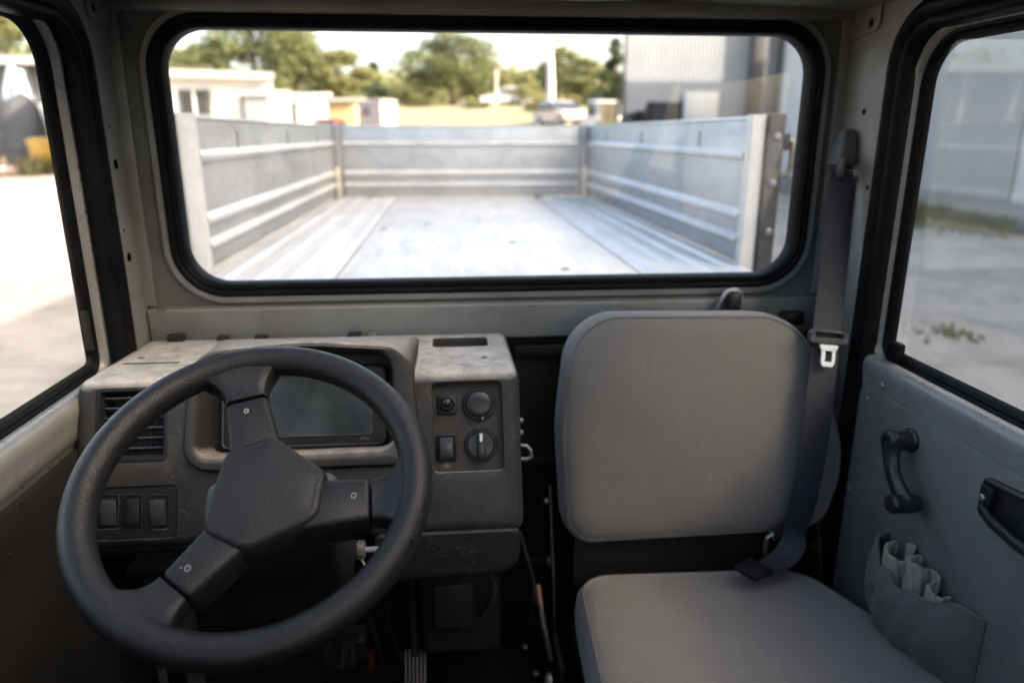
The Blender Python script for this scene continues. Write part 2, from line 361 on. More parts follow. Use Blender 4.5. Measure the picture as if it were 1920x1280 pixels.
def inset(loop, d):
    """move a 2-D loop inward by d (outward if negative)"""
    sg = 1 if area2(loop) > 0 else -1; n = len(loop); out = []
    for i in range(n):
        a, p, b = loop[i - 1], loop[i], loop[(i + 1) % n]; e1 = (p - a); e2 = (b - p)
        if e1.length < 1e-9 or e2.length < 1e-9: out.append(p.copy()); continue
        e1.normalize(); e2.normalize(); n1 = Vector((-e1.y, e1.x)) * sg; n2 = Vector((-e2.y, e2.x)) * sg; m = n1 + n2
        if m.length < 1e-6: m = n1
        m.normalize(); out.append(p + m * (d / max(0.4, m.dot(n1))))
    return out
def rrect(x0, x1, y0, y1, r, seg=8, step=None):
    l = rpoly([(x0, y0), (x1, y0), (x1, y1), (x0, y1)], r, seg); return dens(l, step) if step else l
def outer_rect(loop, x0, x1, y0, y1):
    """point-for-point partner of a loop on a surrounding rectangle"""
    cx = sum(p.x for p in loop) / len(loop); cy = sum(p.y for p in loop) / len(loop); out = []
    for p in loop:
        dx, dy = p.x - cx, p.y - cy; t = 1e9
        if dx > 1e-9: t = min(t, (x1 - cx) / dx)
        if dx < -1e-9: t = min(t, (x0 - cx) / dx)
        if dy > 1e-9: t = min(t, (y1 - cy) / dy)
        if dy < -1e-9: t = min(t, (y0 - cy) / dy)
        out.append(Vector((cx + dx * t, cy + dy * t)))
    for c in ((x0, y0), (x1, y0), (x1, y1), (x0, y1)):
        c = Vector(c); i = min(range(len(out)), key=lambda k: (out[k] - c).length); out[i] = c
    return out
def cut(o, cutters, bevel=0, seg=2, ang=32):
    for c in cutters:
        m = o.modifiers.new('b', 'BOOLEAN'); m.operation = 'DIFFERENCE'; m.solver = 'EXACT'; m.object = c
    bake(o)
    for c in cutters: me = c.data; bpy.data.objects.remove(c); bpy.data.meshes.remove(me)
    if bevel:
        m = o.modifiers.new('b', 'BEVEL'); m.width = bevel; m.segments = seg; m.limit_method = 'ANGLE'; m.angle_limit = R(40); m.use_clamp_overlap = True; bake(o)
    smooth(o.data, ang); return o
def screw(name, p, axis, r, mat, parent):
    return MB().cyl(p, axis, [(r, 0), (r, r * 0.35), (r * 0.7, r * 0.62), (r * 0.35, r * 0.62), (r * 0.3, r * 0.35), (0, r * 0.35)], 14).build(name, mat, parent)
exec_after = []

# ================================================================== terrain
def sstep(t): t = max(0, min(1, t)); return t * t * (3 - 2 * t)
def gz(x, y):
    return 3.9 * sstep((y - 20) / 44) * sstep((x + 20) / 9) + 1.2 * sstep((y - 64) / 120)
def ground():
    xs = [-900, -400, -200, -120, -80] + [-60 + 3 * i for i in range(41)] + [80, 120, 200, 400, 900]
    ys = [-900, -300, -100, -50] + [-24 + 3 * i for i in range(60)] + [180, 240, 320, 450, 900]
    vs = [(x, y, gz(x, y)) for y in ys for x in xs]; n = len(xs)
    fs = [(j * n + i, j * n + i + 1, (j + 1) * n + i + 1, (j + 1) * n + i) for j in range(len(ys) - 1) for i in range(n - 1)]
    o = MB().add(vs, fs).build('ground', 'yard_ground', ang=80); tag(o, kind='structure')
    # dry grass field laid over the rise behind the yard
    vs = []; xs = [-70 + 3.5 * i for i in range(41)]; ys = [44 + 4 * i for i in range(40)]; n = len(xs)
    vs = [(x, y, gz(x, y) + 0.02 + 0.10 * abs(mnoise.noise((x * .3, y * .3, 0)))) for y in ys for x in xs]
    fs = [(j * n + i, j * n + i + 1, (j + 1) * n + i + 1, (j + 1) * n + i) for j in range(len(ys) - 1) for i in range(n - 1)]
    o = MB().add(vs, fs).build('field', 'dry_field', ang=80); tag(o, kind='structure')
ground()

# ================================================================== cab shell
BW, XL, XR, ROOF, FLOOR = 1.45, -0.595, 0.785, 1.972, 0.45
cab = empty('truck_cab', (0.095, 0.5, 0.4), 'worn grey painted cab shell around the wide rear window', 'truck cab')
def xz(loop, y): return [Vector((p.x, y, p.y)) for p in loop]
def yz(loop, x): return [Vector((x, p.x, p.y)) for p in loop]
GW = rrect(-0.516, 0.719, 1.461, 1.936, 0.078, 10, 0.04)
m = MB()
o3 = [min(1, max(0, 1)) for _ in GW]
rect = outer_rect(GW, -0.62, 0.81, 1.412, 1.985)
m.loft([xz(inset(GW, -0.010), BW + 0.03), xz(inset(GW, -0.012), BW + 0.002), xz(inset(GW, -0.019), BW - 0.004), xz(inset(GW, -0.024), BW - 0.012), xz(inset(GW, -0.033), BW - 0.012),
        xz(inset(GW, -0.0385), BW - 0.005), xz(inset(GW, -0.046), BW)][:6] + [xz([Vector((p.x, max(1.413, p.y))) for p in inset(GW, -0.045)], BW), xz(rect, BW)])
m.build('back_wall', 'cab_paint', cab, ang=50)
# window rubber
prof = [(0.004, 0.030), (0.004, -0.002), (0.0, -0.008), (-0.006, -0.012), (-0.010, -0.009), (-0.013, -0.009), (-0.017, -0.0145), (-0.023, -0.0150), (-0.027, -0.011), (-0.0275, 0.010)]
MB().loft([xz(inset(GW, a * 0.8), BW + b) for a, b in prof]).build('window_seal', 'rubber', cab, ang=60)
MB().loft([xz(inset(GW, 0.001), BW + 0.012), xz(inset(GW, 0.001), BW + 0.0165)], cap0=True, cap1=True).build('rear_window_pane', 'window_glass', cab)
# waist rail under the window and the recessed lower wall
rl = MB().bb(XL + 0.002, XR - 0.002, 1.424, BW + 0.02, 1.344, 1.419).build('waist_rail', 'cab_paint', cab, bevel=0.006, seg=3)
hp = at(301, 581, 1.424)
cc = MB().cyl((hp.x, 1.40, hp.z), (0, 1, 0), [(0.0085, 0), (0.0085, 0.06)], 16).build('c', None)
cc2 = MB().cyl((0.66, 1.40, 1.385), (0, 1, 0), [(0.006, 0), (0.006, 0.06)], 16).build('c', None)
cut(rl, [cc, cc2])
MB().bb(XL - 0.02, XR + 0.02, 1.462, 1.485, FLOOR, 1.36).build('lower_back_wall', 'dark_metal', cab)
for z in (1.31, 1.05, 0.80): MB().bb(0.13, 0.76, 1.445, 1.4615, z - 0.012, z + 0.012).build('stiffener', 'dark_metal', cab, bevel=0.004)
# pressed ribs in the wall at both sides of the window (corner returns)
for x0, x1 in ((XL - 0.02, XL + 0.018), (XR - 0.018, XR + 0.02)):
    MB().bb(x0, x1, 1.436, 1.4488, 1.422, 1.968).build('corner_flange', 'cab_paint', cab, bevel=0.004)
# side posts with the door openings
def side(X, s, ya, ztop, name):
    """s = +1 right side, -1 left side; plate in the plane x = X with the door opening cut out"""
    ap = dens(rpoly([(-0.42, 0.50), (ya, 0.50), (ya, ztop), (0.24, ztop), (-0.42, 1.28)], [0.05, 0.05, 0.095, 0.03, 0.03], 9), 0.06)
    rc = [Vector((max(p.x, -0.5 + max(0.0, p.y - 1.25) * 0.95), p.y)) for p in outer_rect(ap, -0.5, BW + 0.02, FLOOR - 0.02, ROOF + 0.02)]
    MB().loft([yz(inset(ap, 0.0), X + s * 0.05), yz(inset(ap, 0.0), X + s * 0.004), yz(inset(ap, -0.005), X), yz(rc, X)]).build(name, 'cab_paint', cab, ang=50)
    pr = [(-0.006, 0.0), (-0.005, 0.008), (0.002, 0.013), (0.010, 0.012), (0.015, 0.004), (0.019, 0.001), (0.023, 0.006), (0.030, 0.008), (0.037, 0.003), (0.042, -0.012), (0.042, -0.03)]
    MB().loft([yz(inset(ap, a), X - s * b) for a, b in pr]).build('door_weatherstrip', 'rubber', cab, ang=60)
    return ap
apL = side(XL, -1, 1.341, 1.958, 'door_pillar'); apR = side(XR, 1, 1.285, 1.955, 'door_pillar')
for s, X, pts in ((-1, XL, [(217, 308, .0085), (242, 482, .0085), (205, 238, .003), (232, 432, .003)]), (1, XR, [(1620, 210, .0055), (1627, 352, .004)])):
    for px, py, r in pts:
        p = atx(px, py, X); MB().cyl((X + s * 0.002, p.y, p.z), (-s, 0, 0), [(r * 1.05, 0), (r * 1.05, 0.0024), (r * 0.95, 0.0027), (0, 0.0025)], 18).build('pillar_hole_shade', 'hole_shade', cab)  # dark discs paint the shade of holes that are not cut
# folded gusset plates in the top corners
def gusset(X, s, y0, y1, z0, hy, hz):
    lp = rpoly([(y0, z0 + 0.012), (y0 + 0.012, z0), (y1, z0 - 0.006), (y1, ROOF), (y0, ROOF)], [0.006, 0.006, 0.002, 0.002, 0.002], 4)
    g = MB().loft([yz(lp, X - s * 0.001), yz(lp, X - s * 0.0055)], cap0=True, cap1=True).build('corner_gusset', 'cab_paint', cab, bevel=0.0012)
    c = MB().cyl((X - s * 0.02, hy, hz), (s, 0, 0), [(0.0085, 0), (0.0085, 0.03)], 18).build('c', None); cut(g, [c])
    MB().cyl((X - s * 0.0012, hy, hz), (-s, 0, 0), [(0.009, 0), (0.009, 0.0006), (0, 0.0006)], 18).build('gusset_hole_shade', 'hole_shade', cab)  # dark disc behind the cut paints the shade in it
gusset(XR, 1, 1.338, 1.444, 1.928, 1.366, 1.944); gusset(XL, -1, 1.36, 1.444, 1.936, 1.385, 1.954)
# roof lining with edge bow, windscreen posts and header behind the camera, floor, toe board
def roofz(x): return ROOF + 0.020 * math.sin(math.pi * (x - XL + 0.03) / (XR - XL + 0.06))
def roof_strip(x0, x1, ys, n):
    return [[Vector((x0 + (x1 - x0) * i / n, y, roofz(x0 + (x1 - x0) * i / n))) for i in range(n + 1)] for y in ys]
HX0, HX1, HY0, HY1 = -0.44, 0.63, 0.27, 1.16  # unseen roof hatch, added to light dash and seat from above
m = MB()
m.loft(roof_strip(XL - 0.03, HX0, (0.2, HY0, HY1, 1.3, 1.47), 8), closed=False); m.loft(roof_strip(HX1, XR + 0.03, (0.2, HY0, HY1, 1.3, 1.47), 8), closed=False)
m.loft(roof_strip(HX0, HX1, (0.2, HY0), 16), closed=False); m.loft(roof_strip(HX0, HX1, (HY1, 1.3, 1.47), 16), closed=False)
m.build('roof_panel', 'cab_paint', cab, solid=0.004)
hl = rrect(HX0 - 0.004, HX1 + 0.004, HY0 - 0.004, HY1 + 0.004, 0.02, 5)
hr = MB().loft([[Vector((p.x, p.y, z)) for p in l] for l, z in ((hl, 1.975), (inset(hl, 0.02), 1.975), (inset(hl, 0.02), 2.02), (hl, 2.02))], ring=True).build('added_hatch_frame', 'rubber', cab, ang=40)
MB().loft([[Vector((p.x, p.y, z)) for p in inset(hl, 0.015)] for z in (2.005, 2.010)], cap0=True, cap1=True).build('added_hatch_pane', 'window_glass', hr)
MB().bb(XL, XR, 1.425, 1.449, 1.957, 1.985).build('roof_bow', 'cab_paint', cab, bevel=0.006)
MB().bb(XL - 0.03, XR + 0.03, 0.17, 0.24, 1.945, 1.995).build('windscreen_header', 'cab_paint', cab, bevel=0.01)
for x in (XL - 0.03, XR - 0.02): MB().tube([(x + 0.025, 0.19, 1.97), (x + 0.025, -0.50, 1.25)], 0.03, 10).build('windscreen_post', 'cab_paint', cab)
MB().add([(XL, 0.18, 1.975), (XR, 0.18, 1.975), (XR, -0.28, 1.48), (XL, -0.28, 1.48)], [(0, 1, 2, 3)]).build('windscreen_pane', 'window_glass', cab, solid=0.005)  # unseen; raked so that light falls in from above
MB().add([(XL, 0.165, 1.965), (XR, 0.165, 1.965), (XR, -0.07, 1.712), (XL, -0.07, 1.712)], [(0, 1, 2, 3)]).build('light_blocker', 'dark_metal', cab, solid=0.008)  # unseen dark sheet added to cut light through the windscreen
MB().add([(XL - 0.03, -0.30, 1.47), (XR + 0.03, -0.30, 1.47), (XR + 0.03, -0.50, 1.24), (XL - 0.03, -0.50, 1.24)], [(0, 1, 2, 3)]).build('scuttle_panel', 'dark_metal', cab, solid=0.01)
MB().bb(XL - 0.03, XR + 0.03, -0.56, -0.50, 0.42, 1.24).build('front_panel', 'dark_metal', cab, bevel=0.01)
MB().bb(XL - 0.03, XR + 0.03, -0.5, 1.48, 0.42, 0.45).build('floor_pan', 'dark_metal', cab)
MB().bb(XL + 0.01, 0.17, 0.2, 1.40, 0.4505, 0.457).build('floor_mat', 'floor_mat', cab, bevel=0.002)
mt = MB().bb(0.175, 0.76, 0.2, 1.30, 0.4505, 0.455).build('floor_mat', 'floor_mat', cab, bevel=0.002)

# ================================================================== doors
def door(X, s, ya, ztop, yg, ztg, xg, label, trim_mat):
    d = empty('cab_door', (X, 0.45, 0.5), label, 'truck door')
    GL = dens(rpoly([(0.40, 1.358), (yg, 1.358), (yg, ztg), (0.40, ztg)], [0.03, 0.016, 0.07, 0.05], 9), 0.06)
    x1 = xg - s * 0.018; x2 = X + s * 0.014
    ch = [(0.006, xg + s * 0.004), (0.001, xg - s * 0.004), (-0.004, xg - s * 0.008), (-0.007, xg - s * 0.006), (-0.010, xg - s * 0.0105), (-0.0135, xg - s * 0.0105), (-0.0145, xg - s * 0.004)]
    MB().loft([yz(inset(GL, a), x) for a, x in ch]).build('glass_channel', 'rubber', d, ang=60)
    oc = dens(rpoly([(-0.40, 1.3435), (ya - 0.038, 1.3435), (ya - 0.038, ztop - 0.032), (-0.40, ztop - 0.032)], [0.03, 0.02, 0.085, 0.05], 9), 0.06)
    def res(l, k):      # resample by parameter so that the loops pair up
        n = len(l); L = [0]
        for i in range(n): L.append(L[-1] + (l[(i + 1) % n] - l[i]).length)
        out = []
        for j in range(k):
            t = L[-1] * j / k; i = max(q for q in range(n) if L[q] <= t + 1e-9); f = (t - L[i]) / max(1e-9, L[i + 1] - L[i]); out.append(l[i] + (l[(i + 1) % n] - l[i]) * f)
        return out
    MB().loft([yz(inset(GL, -0.012), xg - s * 0.002), yz(inset(GL, -0.0145), x1 + s * 0.004), yz(inset(GL, -0.0180), x1), yz(inset(GL, -0.0225), x1 - s * 0.003), yz(inset(GL, -0.026), x2 + s * 0.004), yz(inset(GL, -0.040), x2 + s * 0.006)]).build('window_frame', 'door_paint', d, ang=40)
    MB().loft([yz(inset(GL, -0.001), xg - s * 0.002), yz(inset(GL, -0.001), xg + s * 0.002)], cap0=True, cap1=True).build('window_pane', 'side_glass', d)
    MB().bb(min(x2 + s * 0.004, x2 + s * 0.010), max(x2 + s * 0.004, x2 + s * 0.010), -0.41, 0.375, 1.3445, 1.62).build('front_filler', 'door_paint', d)
    # sill shoulder and inner skin, one pressed profile run along the door
    P = [(X + s * 0.022, 1.3445), (X + s * 0.016, 1.3475), (X + s * 0.006, 1.3455), (X - s * 0.001, 1.340), (X - s * 0.0035, 1.330), (X - s * 0.002, 1.318), (X + s * 0.001, 1.300), (X + s * 0.001, 1.285), (X + s * 0.009, 1.278), (X + s * 0.009, 0.54), (X + s * 0.05, 0.54)]
    MB().loft([[Vector((x, y, z)) for x, z in P] for y in (-0.41, 0.2, 0.7, 1.1, ya - 0.040)], closed=False).build('door_skin', 'door_paint', d, ang=50, solid=0.0015)
    return d
doorR = door(XR, 1, 1.285, 1.955, 1.225, 1.897, 0.820, 'right cab door with black window crank and cloth pocket', 'trim_board')
doorL = door(XL, -1, 1.341, 1.958, 1.264, 1.918, -0.632, 'left cab door beside the steering wheel', 'trim_board')
# trim boards
for s, X, d, y1, ztp in ((1, XR, doorR, 1.242, 1.293), (-1, XL, doorL, 1.24, 1.268)):
    lp = dens(rpoly([(-0.35, 0.60), (y1, 0.60), (y1, ztp), (-0.35, ztp)], [0.03, 0.03, 0.022, 0.03], 6), 0.2)
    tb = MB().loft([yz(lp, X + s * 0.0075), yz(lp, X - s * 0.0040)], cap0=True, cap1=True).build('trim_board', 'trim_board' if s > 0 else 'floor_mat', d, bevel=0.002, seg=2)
# a second sliding pane on the right door
lp = rrect(0.44, 1.172, 1.372, 1.888, 0.012, 4)
MB().loft([yz(lp, 0.8125), yz(lp, 0.8155)], cap0=True, cap1=True).build('sliding_pane', 'sliding_glass', doorR)
for px, py, r in ((1655, 722, .0062), (1630, 747, .0055), (1597, 915, .0055)):
    p = atx(px, py, XR); screw('trim_screw', (XR - (0.0035 if py != 722 else 0.001), p.y, p.z), (-1, 0, 0), r, 'worn_steel', doorR)
for px, py in ((25, 960), (12, 1040)):
    p = atx(px, py, XL); screw('trim_screw', (XL + 0.0035, p.y, p.z), (1, 0, 0), .004, 'dark_metal', doorL)
# small rubber stop and latch plate seen in the window corners
p = atx(1705, 650, 0.80); MB().bb(0.800, 0.818, 1.178, 1.212, 1.352, 1.385).build('window_stop', 'rubber', doorR, bevel=0.005)
p = atx(152, 615, XL - 0.02); MB().bb(-0.628, -0.618, 1.245, 1.258, 1.39, 1.46).build('latch_plate', 'dark_metal', doorL, bevel=0.003)
# window crank
cr = empty('x', (0, 0, 0), '', '') ; bpy.data.objects.remove(cr)
a = atx(1682, 826, XR - 0.03); b = atx(1708, 943, XR - 0.03)
hub = MB().cyl((XR - 0.001, a.y, a.z), (-1, 0, 0), [(0.021, 0), (0.021, 0.006), (0.017, 0.010), (0.016, 0.030), (0.019, 0.034), (0.019, 0.044), (0.015, 0.049), (0.008, 0.049), (0.007, 0.046), (0, 0.046)], 24).build('window_crank', 'black_gloss', doorR)
path = []
for i in range(11):
    t = i / 10; path.append((XR - 0.039 - 0.004 * math.sin(t * math.pi), a.y + (b.y - a.y) * t + 0.010 * math.sin(t * math.pi) * (1 if True else 0), a.z + (b.z - a.z) * t - 0.004 * math.sin(t * math.pi)))
arm = MB().tube(path, 0.011, 14, True, rad=[0.021, 0.0185, 0.0165, 0.0155, 0.0148, 0.0145, 0.0145, 0.0148, 0.0155, 0.017, 0.0185], flat=0.78, upv=(0, 1, 0)).build('crank_arm', 'black_gloss', hub)
MB().cyl((XR - 0.016, b.y, b.z), (-1, 0, 0), [(0.010, 0), (0.014, 0.002), (0.0165, 0.010), (0.0165, 0.030), (0.0150, 0.040), (0.0165, 0.046), (0.0140, 0.052), (0.0, 0.053)], 24).build('crank_knob', 'black_gloss', hub)
# pull handle: dished black escutcheon with a grab bar and a lock pin
hc = [atx(px, py, XR - 0.008) for px, py in ((1846, 890), (1829, 962))]; hd = atx(1920, 925, XR - 0.008); he = atx(1920, 1042, XR - 0.008)
lp = rpoly([(hc[0].y, hc[0].z), (hc[1].y, hc[1].z), (hc[1].y + (he.y - hc[1].y) * 1.7, hc[1].z + (he.z - hc[1].z) * 1.7), (hc[0].y + (hd.y - hc[0].y) * 2.0, hc[0].z + (hd.z - hc[0].z) * 2.0)], [0.013, 0.020, 0.020, 0.013], 6)
lp = [Vector((p.x, p.y)) for p in lp]
MB().loft([yz(lp, XR - 0.0005), yz(inset(lp, 0.0015), XR - 0.009), yz(inset(lp, 0.006), XR - 0.011), yz(inset(lp, 0.0095), XR - 0.0098), yz(inset(lp, 0.0105), XR - 0.0052)], cap1=True).build('pull_handle', 'black_gloss', doorR, ang=40)
ph = [o for o in doorR.children if o.name.startswith('pull_handle')][0]
MB().tube([hc[1].lerp(he, f).lerp(hc[0].lerp(hd, f), g) + Vector((-dx, 0, 0)) for f, g, dx in ((0.12, 0.34, -0.002), (0.24, 0.32, 0.010), (0.5, 0.26, 0.014), (1.0, 0.22, 0.014), (1.4, 0.22, 0.010), (1.6, 0.22, -0.002))], 0.009, 12, flat=0.7).build('grab_bar', 'black_gloss', ph)
lq = hc[0].lerp(hd, 0.22).lerp(hc[1].lerp(he, 0.22), 0.38); lk = MB().box((XR - 0.010, lq.y, lq.z), (0.014, 0.022, 0.030)).build('lock_slider', 'black_plastic', ph, bevel=0.003)
screw('lock_screw', (XR - 0.0168, lq.y + 0.002, lq.z - 0.004), (-1, 0, 0), 0.0055, 'worn_steel', ph)
# cloth pocket
def pocket():
    y0, y1, zb = 1.092, 0.846, 0.865; nu, nv = 34, 16; rows = []
    for j in range(nv + 1):
        v = j / nv; row = []
        for i in range(nu + 1):
            u = i / nu; yy = y0 + (y1 - y0) * u
            ztop = 1.062 - 0.030 * math.sin(math.pi * min(1, u * 1.15)) + 0.004 * math.sin(u * 23)
            z = ztop + (zb - ztop) * v
            bul = (math.sin(math.pi * u ** 0.75) ** 0.55) * (0.056 * (1 - v) ** 0.8 + 0.034 * math.sin(math.pi * v ** 0.8))
            bul += 0.0045 * math.sin(u * 31 + v * 6) * math.sin(math.pi * u) + 0.004 * math.sin(9 * v + 5 * u) * math.sin(math.pi * v) * math.sin(math.pi * u)
            row.append(Vector((XR - 0.0015 - bul, yy, z)))
        rows.append(row)
    o = MB().loft(rows, closed=False).build('storage_pocket', 'pocket_fabric', doorR, solid=0.0022, ang=70)
    hem = [r + Vector((-0.0005, 0, -0.003)) for r in rows[0]]
    MB().tube(hem, 0.0032, 8).build('hem', 'pocket_fabric', o)
    MB().tube([r + Vector((-0.0016, 0, 0)) for r in rows[3]], 0.0007, 5).build('stitching', 'piping', o)
    MB().tube([rows[j][-1] + Vector((-0.001, 0, 0)) for j in range(nv + 1)], 0.002, 6).build('side_seam', 'black_plastic', o)
pocket()

# ================================================================== work gloves in the pocket
def glove(name, label, curve, z0, z1, topf, th=0.0095):
    rows = []; nv = 8
    for j in range(nv + 1):
        v = j / nv
        rows.append([Vector((x + 0.0028 * math.sin(8 * v + 9 * k), y + 0.0035 * math.sin(6 * v + 1.7 * k), z0 + (z1 + topf(k / (len(curve) - 1)) - z0) * v)) for k, (x, y) in enumerate(curve)])
    o = MB().loft(rows, closed=False).build(name, 'glove_fabric', None, solid=th, sub=2, ang=80)
    return tag(o, label, 'glove', 'work gloves stuffed in the door pocket')
def crv(pts, n=5):
    out = []
    P = [Vector(p) for p in pts]
    for i in range(len(P) - 1):
        a = P[max(i - 1, 0)]; b = P[i]; c = P[i + 1]; d = P[min(i + 2, len(P) - 1)]
        for k in range(n):
            t = k / n; out.append(0.5 * ((2 * b) + (c - a) * t + (2 * a - 5 * b + 4 * c - d) * t * t + (-a + 3 * b - 3 * c + d) * t ** 3))
    out.append(P[-1]); return out
glove('work_glove', 'light grey knitted glove folded at the rear end of the door pocket', [(p.x, p.y) for p in crv([(XR - 0.014, 1.054), (XR - 0.036, 1.047), (XR - 0.047, 1.028), (XR - 0.042, 1.008), (XR - 0.024, 1.002), (XR - 0.013, 1.012), (XR - 0.014, 1.030)])], 0.985, 1.062, lambda t: 0.013 * sstep((t - 0.5) / 0.3) + 0.005 * math.sin(9 * t) + 0.002 * math.sin(31 * t), 0.007)
glove('work_glove', 'light grey glove rolled in two loops beside the folded one', [(p.x, p.y) for p in crv([(XR - 0.014, 0.990), (XR - 0.036, 0.985), (XR - 0.047, 0.969), (XR - 0.038, 0.953), (XR - 0.021, 0.957), (XR - 0.014, 0.943), (XR - 0.034, 0.936), (XR - 0.042, 0.921), (XR - 0.033, 0.906), (XR - 0.017, 0.909)])], 0.985, 1.076, lambda t: 0.010 * math.sin(math.pi * min(1, t * 1.6)) - 0.022 * t + 0.002 * math.sin(27 * t), 0.006)

# ================================================================== dashboard
dash = empty('dashboard', (-0.24, 1.25, 1.09), 'dusty dark grey plastic dashboard with air vent, screen and knobs', 'dashboard')
KD = 0.957; P0 = CAM + (Vector((0, 1.19, 1.345)) - CAM) * KD; DN = Vector((0, -0.10, -0.24)).normalized(); NF = Vector((0, -0.24, 0.10)).normalized(); EX = Vector((1, 0, 0))
def fp(x, t, h=0.0): return P0 + EX * x + DN * t + NF * h
def fc(px, py, h=0.0):
    d = ray(px, py); o = P0 + NF * h; k = (o - CAM).dot(NF) / d.dot(NF); p = CAM + d * k; return p.x, (p - o).dot(DN)
def fl(loop, h): return [fp(p.x, p.y, h) for p in loop]
def frect(px0, py0, px1, py1, r, h=0.0, seg=5):
    a = fc(px0, py0, h); b = fc(px1, py1, h); return rrect(a[0], b[0], a[1], b[1], r, seg)
def prism(loop, h0, h1): return MB().loft([fl(loop, h0), fl(loop, h1)], cap0=True, cap1=True).build('c', None)
X0, X1 = -0.5965, 0.1115
prof = [(1.423, 1.3600), (1.134, 1.3715), (1.0395, 1.1320), (1.068, 1.110), (1.423, 1.110)]
body = MB().loft([[Vector((x, y, z)) for y, z in prof] for x in (X0, X1)], cap0=True, cap1=True).build('dash_body', 'dash_plastic', dash, bevel=0.022, seg=5)
HI = [(KD * a, KD * b) for a, b in [(-0.428, 0.121), (-0.420, -0.040), (-0.255, -0.055), (-0.104, -0.046), (-0.096, 0.119)]]
HO = [(KD * a, KD * b) for a, b in [(-0.452, 0.150), (-0.440, -0.055), (-0.252, -0.0705), (-0.068, -0.056), (-0.050, 0.152)]]
inn = rpoly(HI, [0.022, 0.034, 0.5, 0.036, 0.030], 8); out = rpoly(HO, [0.045, 0.055, 0.6, 0.055, 0.014], 8)
vent = frect(184, 729, 315, 862, 0.010); cp = frect(809, 717, 946, 881, 0.010); swp = frect(172, 914, 333, 1007, 0.008)
cutters = [prism(inn, 0.05, -0.060), prism(vent, 0.03, -0.040), prism(cp, 0.03, -0.0125), prism(swp, 0.03, -0.004)]
# tray slot, slit and screw holes in the top
a = atz(812, 632, 1.363); b = atz(916, 650, 1.363)
cutters.append(MB().loft([[Vector((p.x, p.y, z)) for p in rrect(a.x, b.x, b.y, a.y - 0.004, 0.010, 5)] for z in (1.325, 1.42)], cap0=True, cap1=True).build('c', None))
a = atz(240, 675, 1.367); b = atz(336, 681, 1.367)
cutters.append(MB().loft([[Vector((p.x, p.y, z)) for p in rrect(a.x, b.x, b.y, b.y + 0.010, 0.004, 3)] for z in (1.353, 1.42)], cap0=True, cap1=True).build('c', None))
for px, py, r in ((265, 669, 0.0065), (908, 671, 0.0055), (650, 622, 0.005)):
    p = atz(px, py, 1.367); cutters.append(MB().cyl((p.x, p.y, 1.345), (0, 0, 1), [(r, 0), (r, 0.09)], 14).build('c', None))
cut(body, cutters, bevel=0.0035, seg=3, ang=40)
# instrument hood: raised arch with a deep recess
def back(loop): return [Vector((p.x, 1.405, min(fp(p.x, p.y, 0).z - 0.02, 1.3580))) for p in loop]
def midl(loop): return [Vector((p.x, 1.27, min(fp(p.x, p.y, 0).z - 0.004, 1.398))) for p in loop]
hood = MB().loft([back(out), midl(out), fl(out, -0.005), fl(inset(out, 0.002), 0.009), fl(inset(out, 0.006), 0.0145), fl(inset(out, 0.011), 0.0155), fl(inset(inn, -0.006), 0.014), fl(inset(inn, -0.002), 0.0115), fl(inn, 0.006), fl(inset(inn, 0.003), -0.057)], cap1=True).build('instrument_hood', 'hood_plastic', dash, ang=40)
# display unit
hs = -0.045
un = frect(413, 690, 729, 837, 0.016, hs, 6); ds = frect(452, 713, 697, 812, 0.003, hs + 0.006, 3)
disp = MB().loft([fl(un, hs - 0.011), fl(un, hs), fl(inset(un, 0.003), hs + 0.005), fl(inset(un, 0.006), hs + 0.006)], cap0=True, cap1=True).build('display_unit', 'black_plastic', dash, ang=40)
MB().loft([fl(inset(un, 0.0055), hs + 0.0062), fl(inset(un, 0.0068), hs + 0.0072), fl(inset(un, 0.0080), hs + 0.0062)]).build('bezel_line', 'rubber_grey', disp)
MB().loft([fl(inset(ds, 0.0), hs + 0.0062), fl(inset(ds, 0.0), hs + 0.0072)], cap1=True).build('screen', 'screen_glass', disp)
MB().loft([fl(inset(ds, -0.0012), hs + 0.0063), fl(inset(ds, -0.0012), hs + 0.0078), fl(inset(ds, 0.0002), hs + 0.0078), fl(inset(ds, 0.0002), hs + 0.0063)]).build('screen_edge', 'rubber_grey', disp)
for k, px in enumerate((677, 683, 689)):       # three tiny illegible characters on the bezel
    x, t = fc(px, 822, hs + 0.006); mm = MB()
    for dx in (-0.0013, 0.0013): mm.box(fp(x + dx, t, hs + 0.0066), (0.0006, 0.0006, 0.0042))
    mm.box(fp(x, t + (0.0, -0.0018, 0.0012)[k], hs + 0.0066), (0.0026, 0.0006, 0.0007)); mm.build('bezel_letter', 'grey_mark', disp)
# flat dark sheet painting the shaded hollow around the column
MB().loft([fl(rrect(-0.320, -0.130, 0.156, 0.262, 0.03, 6), 0.0012), fl(rrect(-0.320, -0.130, 0.156, 0.262, 0.03, 6), 0.0022)], cap0=True, cap1=True).build('column_shade_sheet', 'hole_shade', dash)
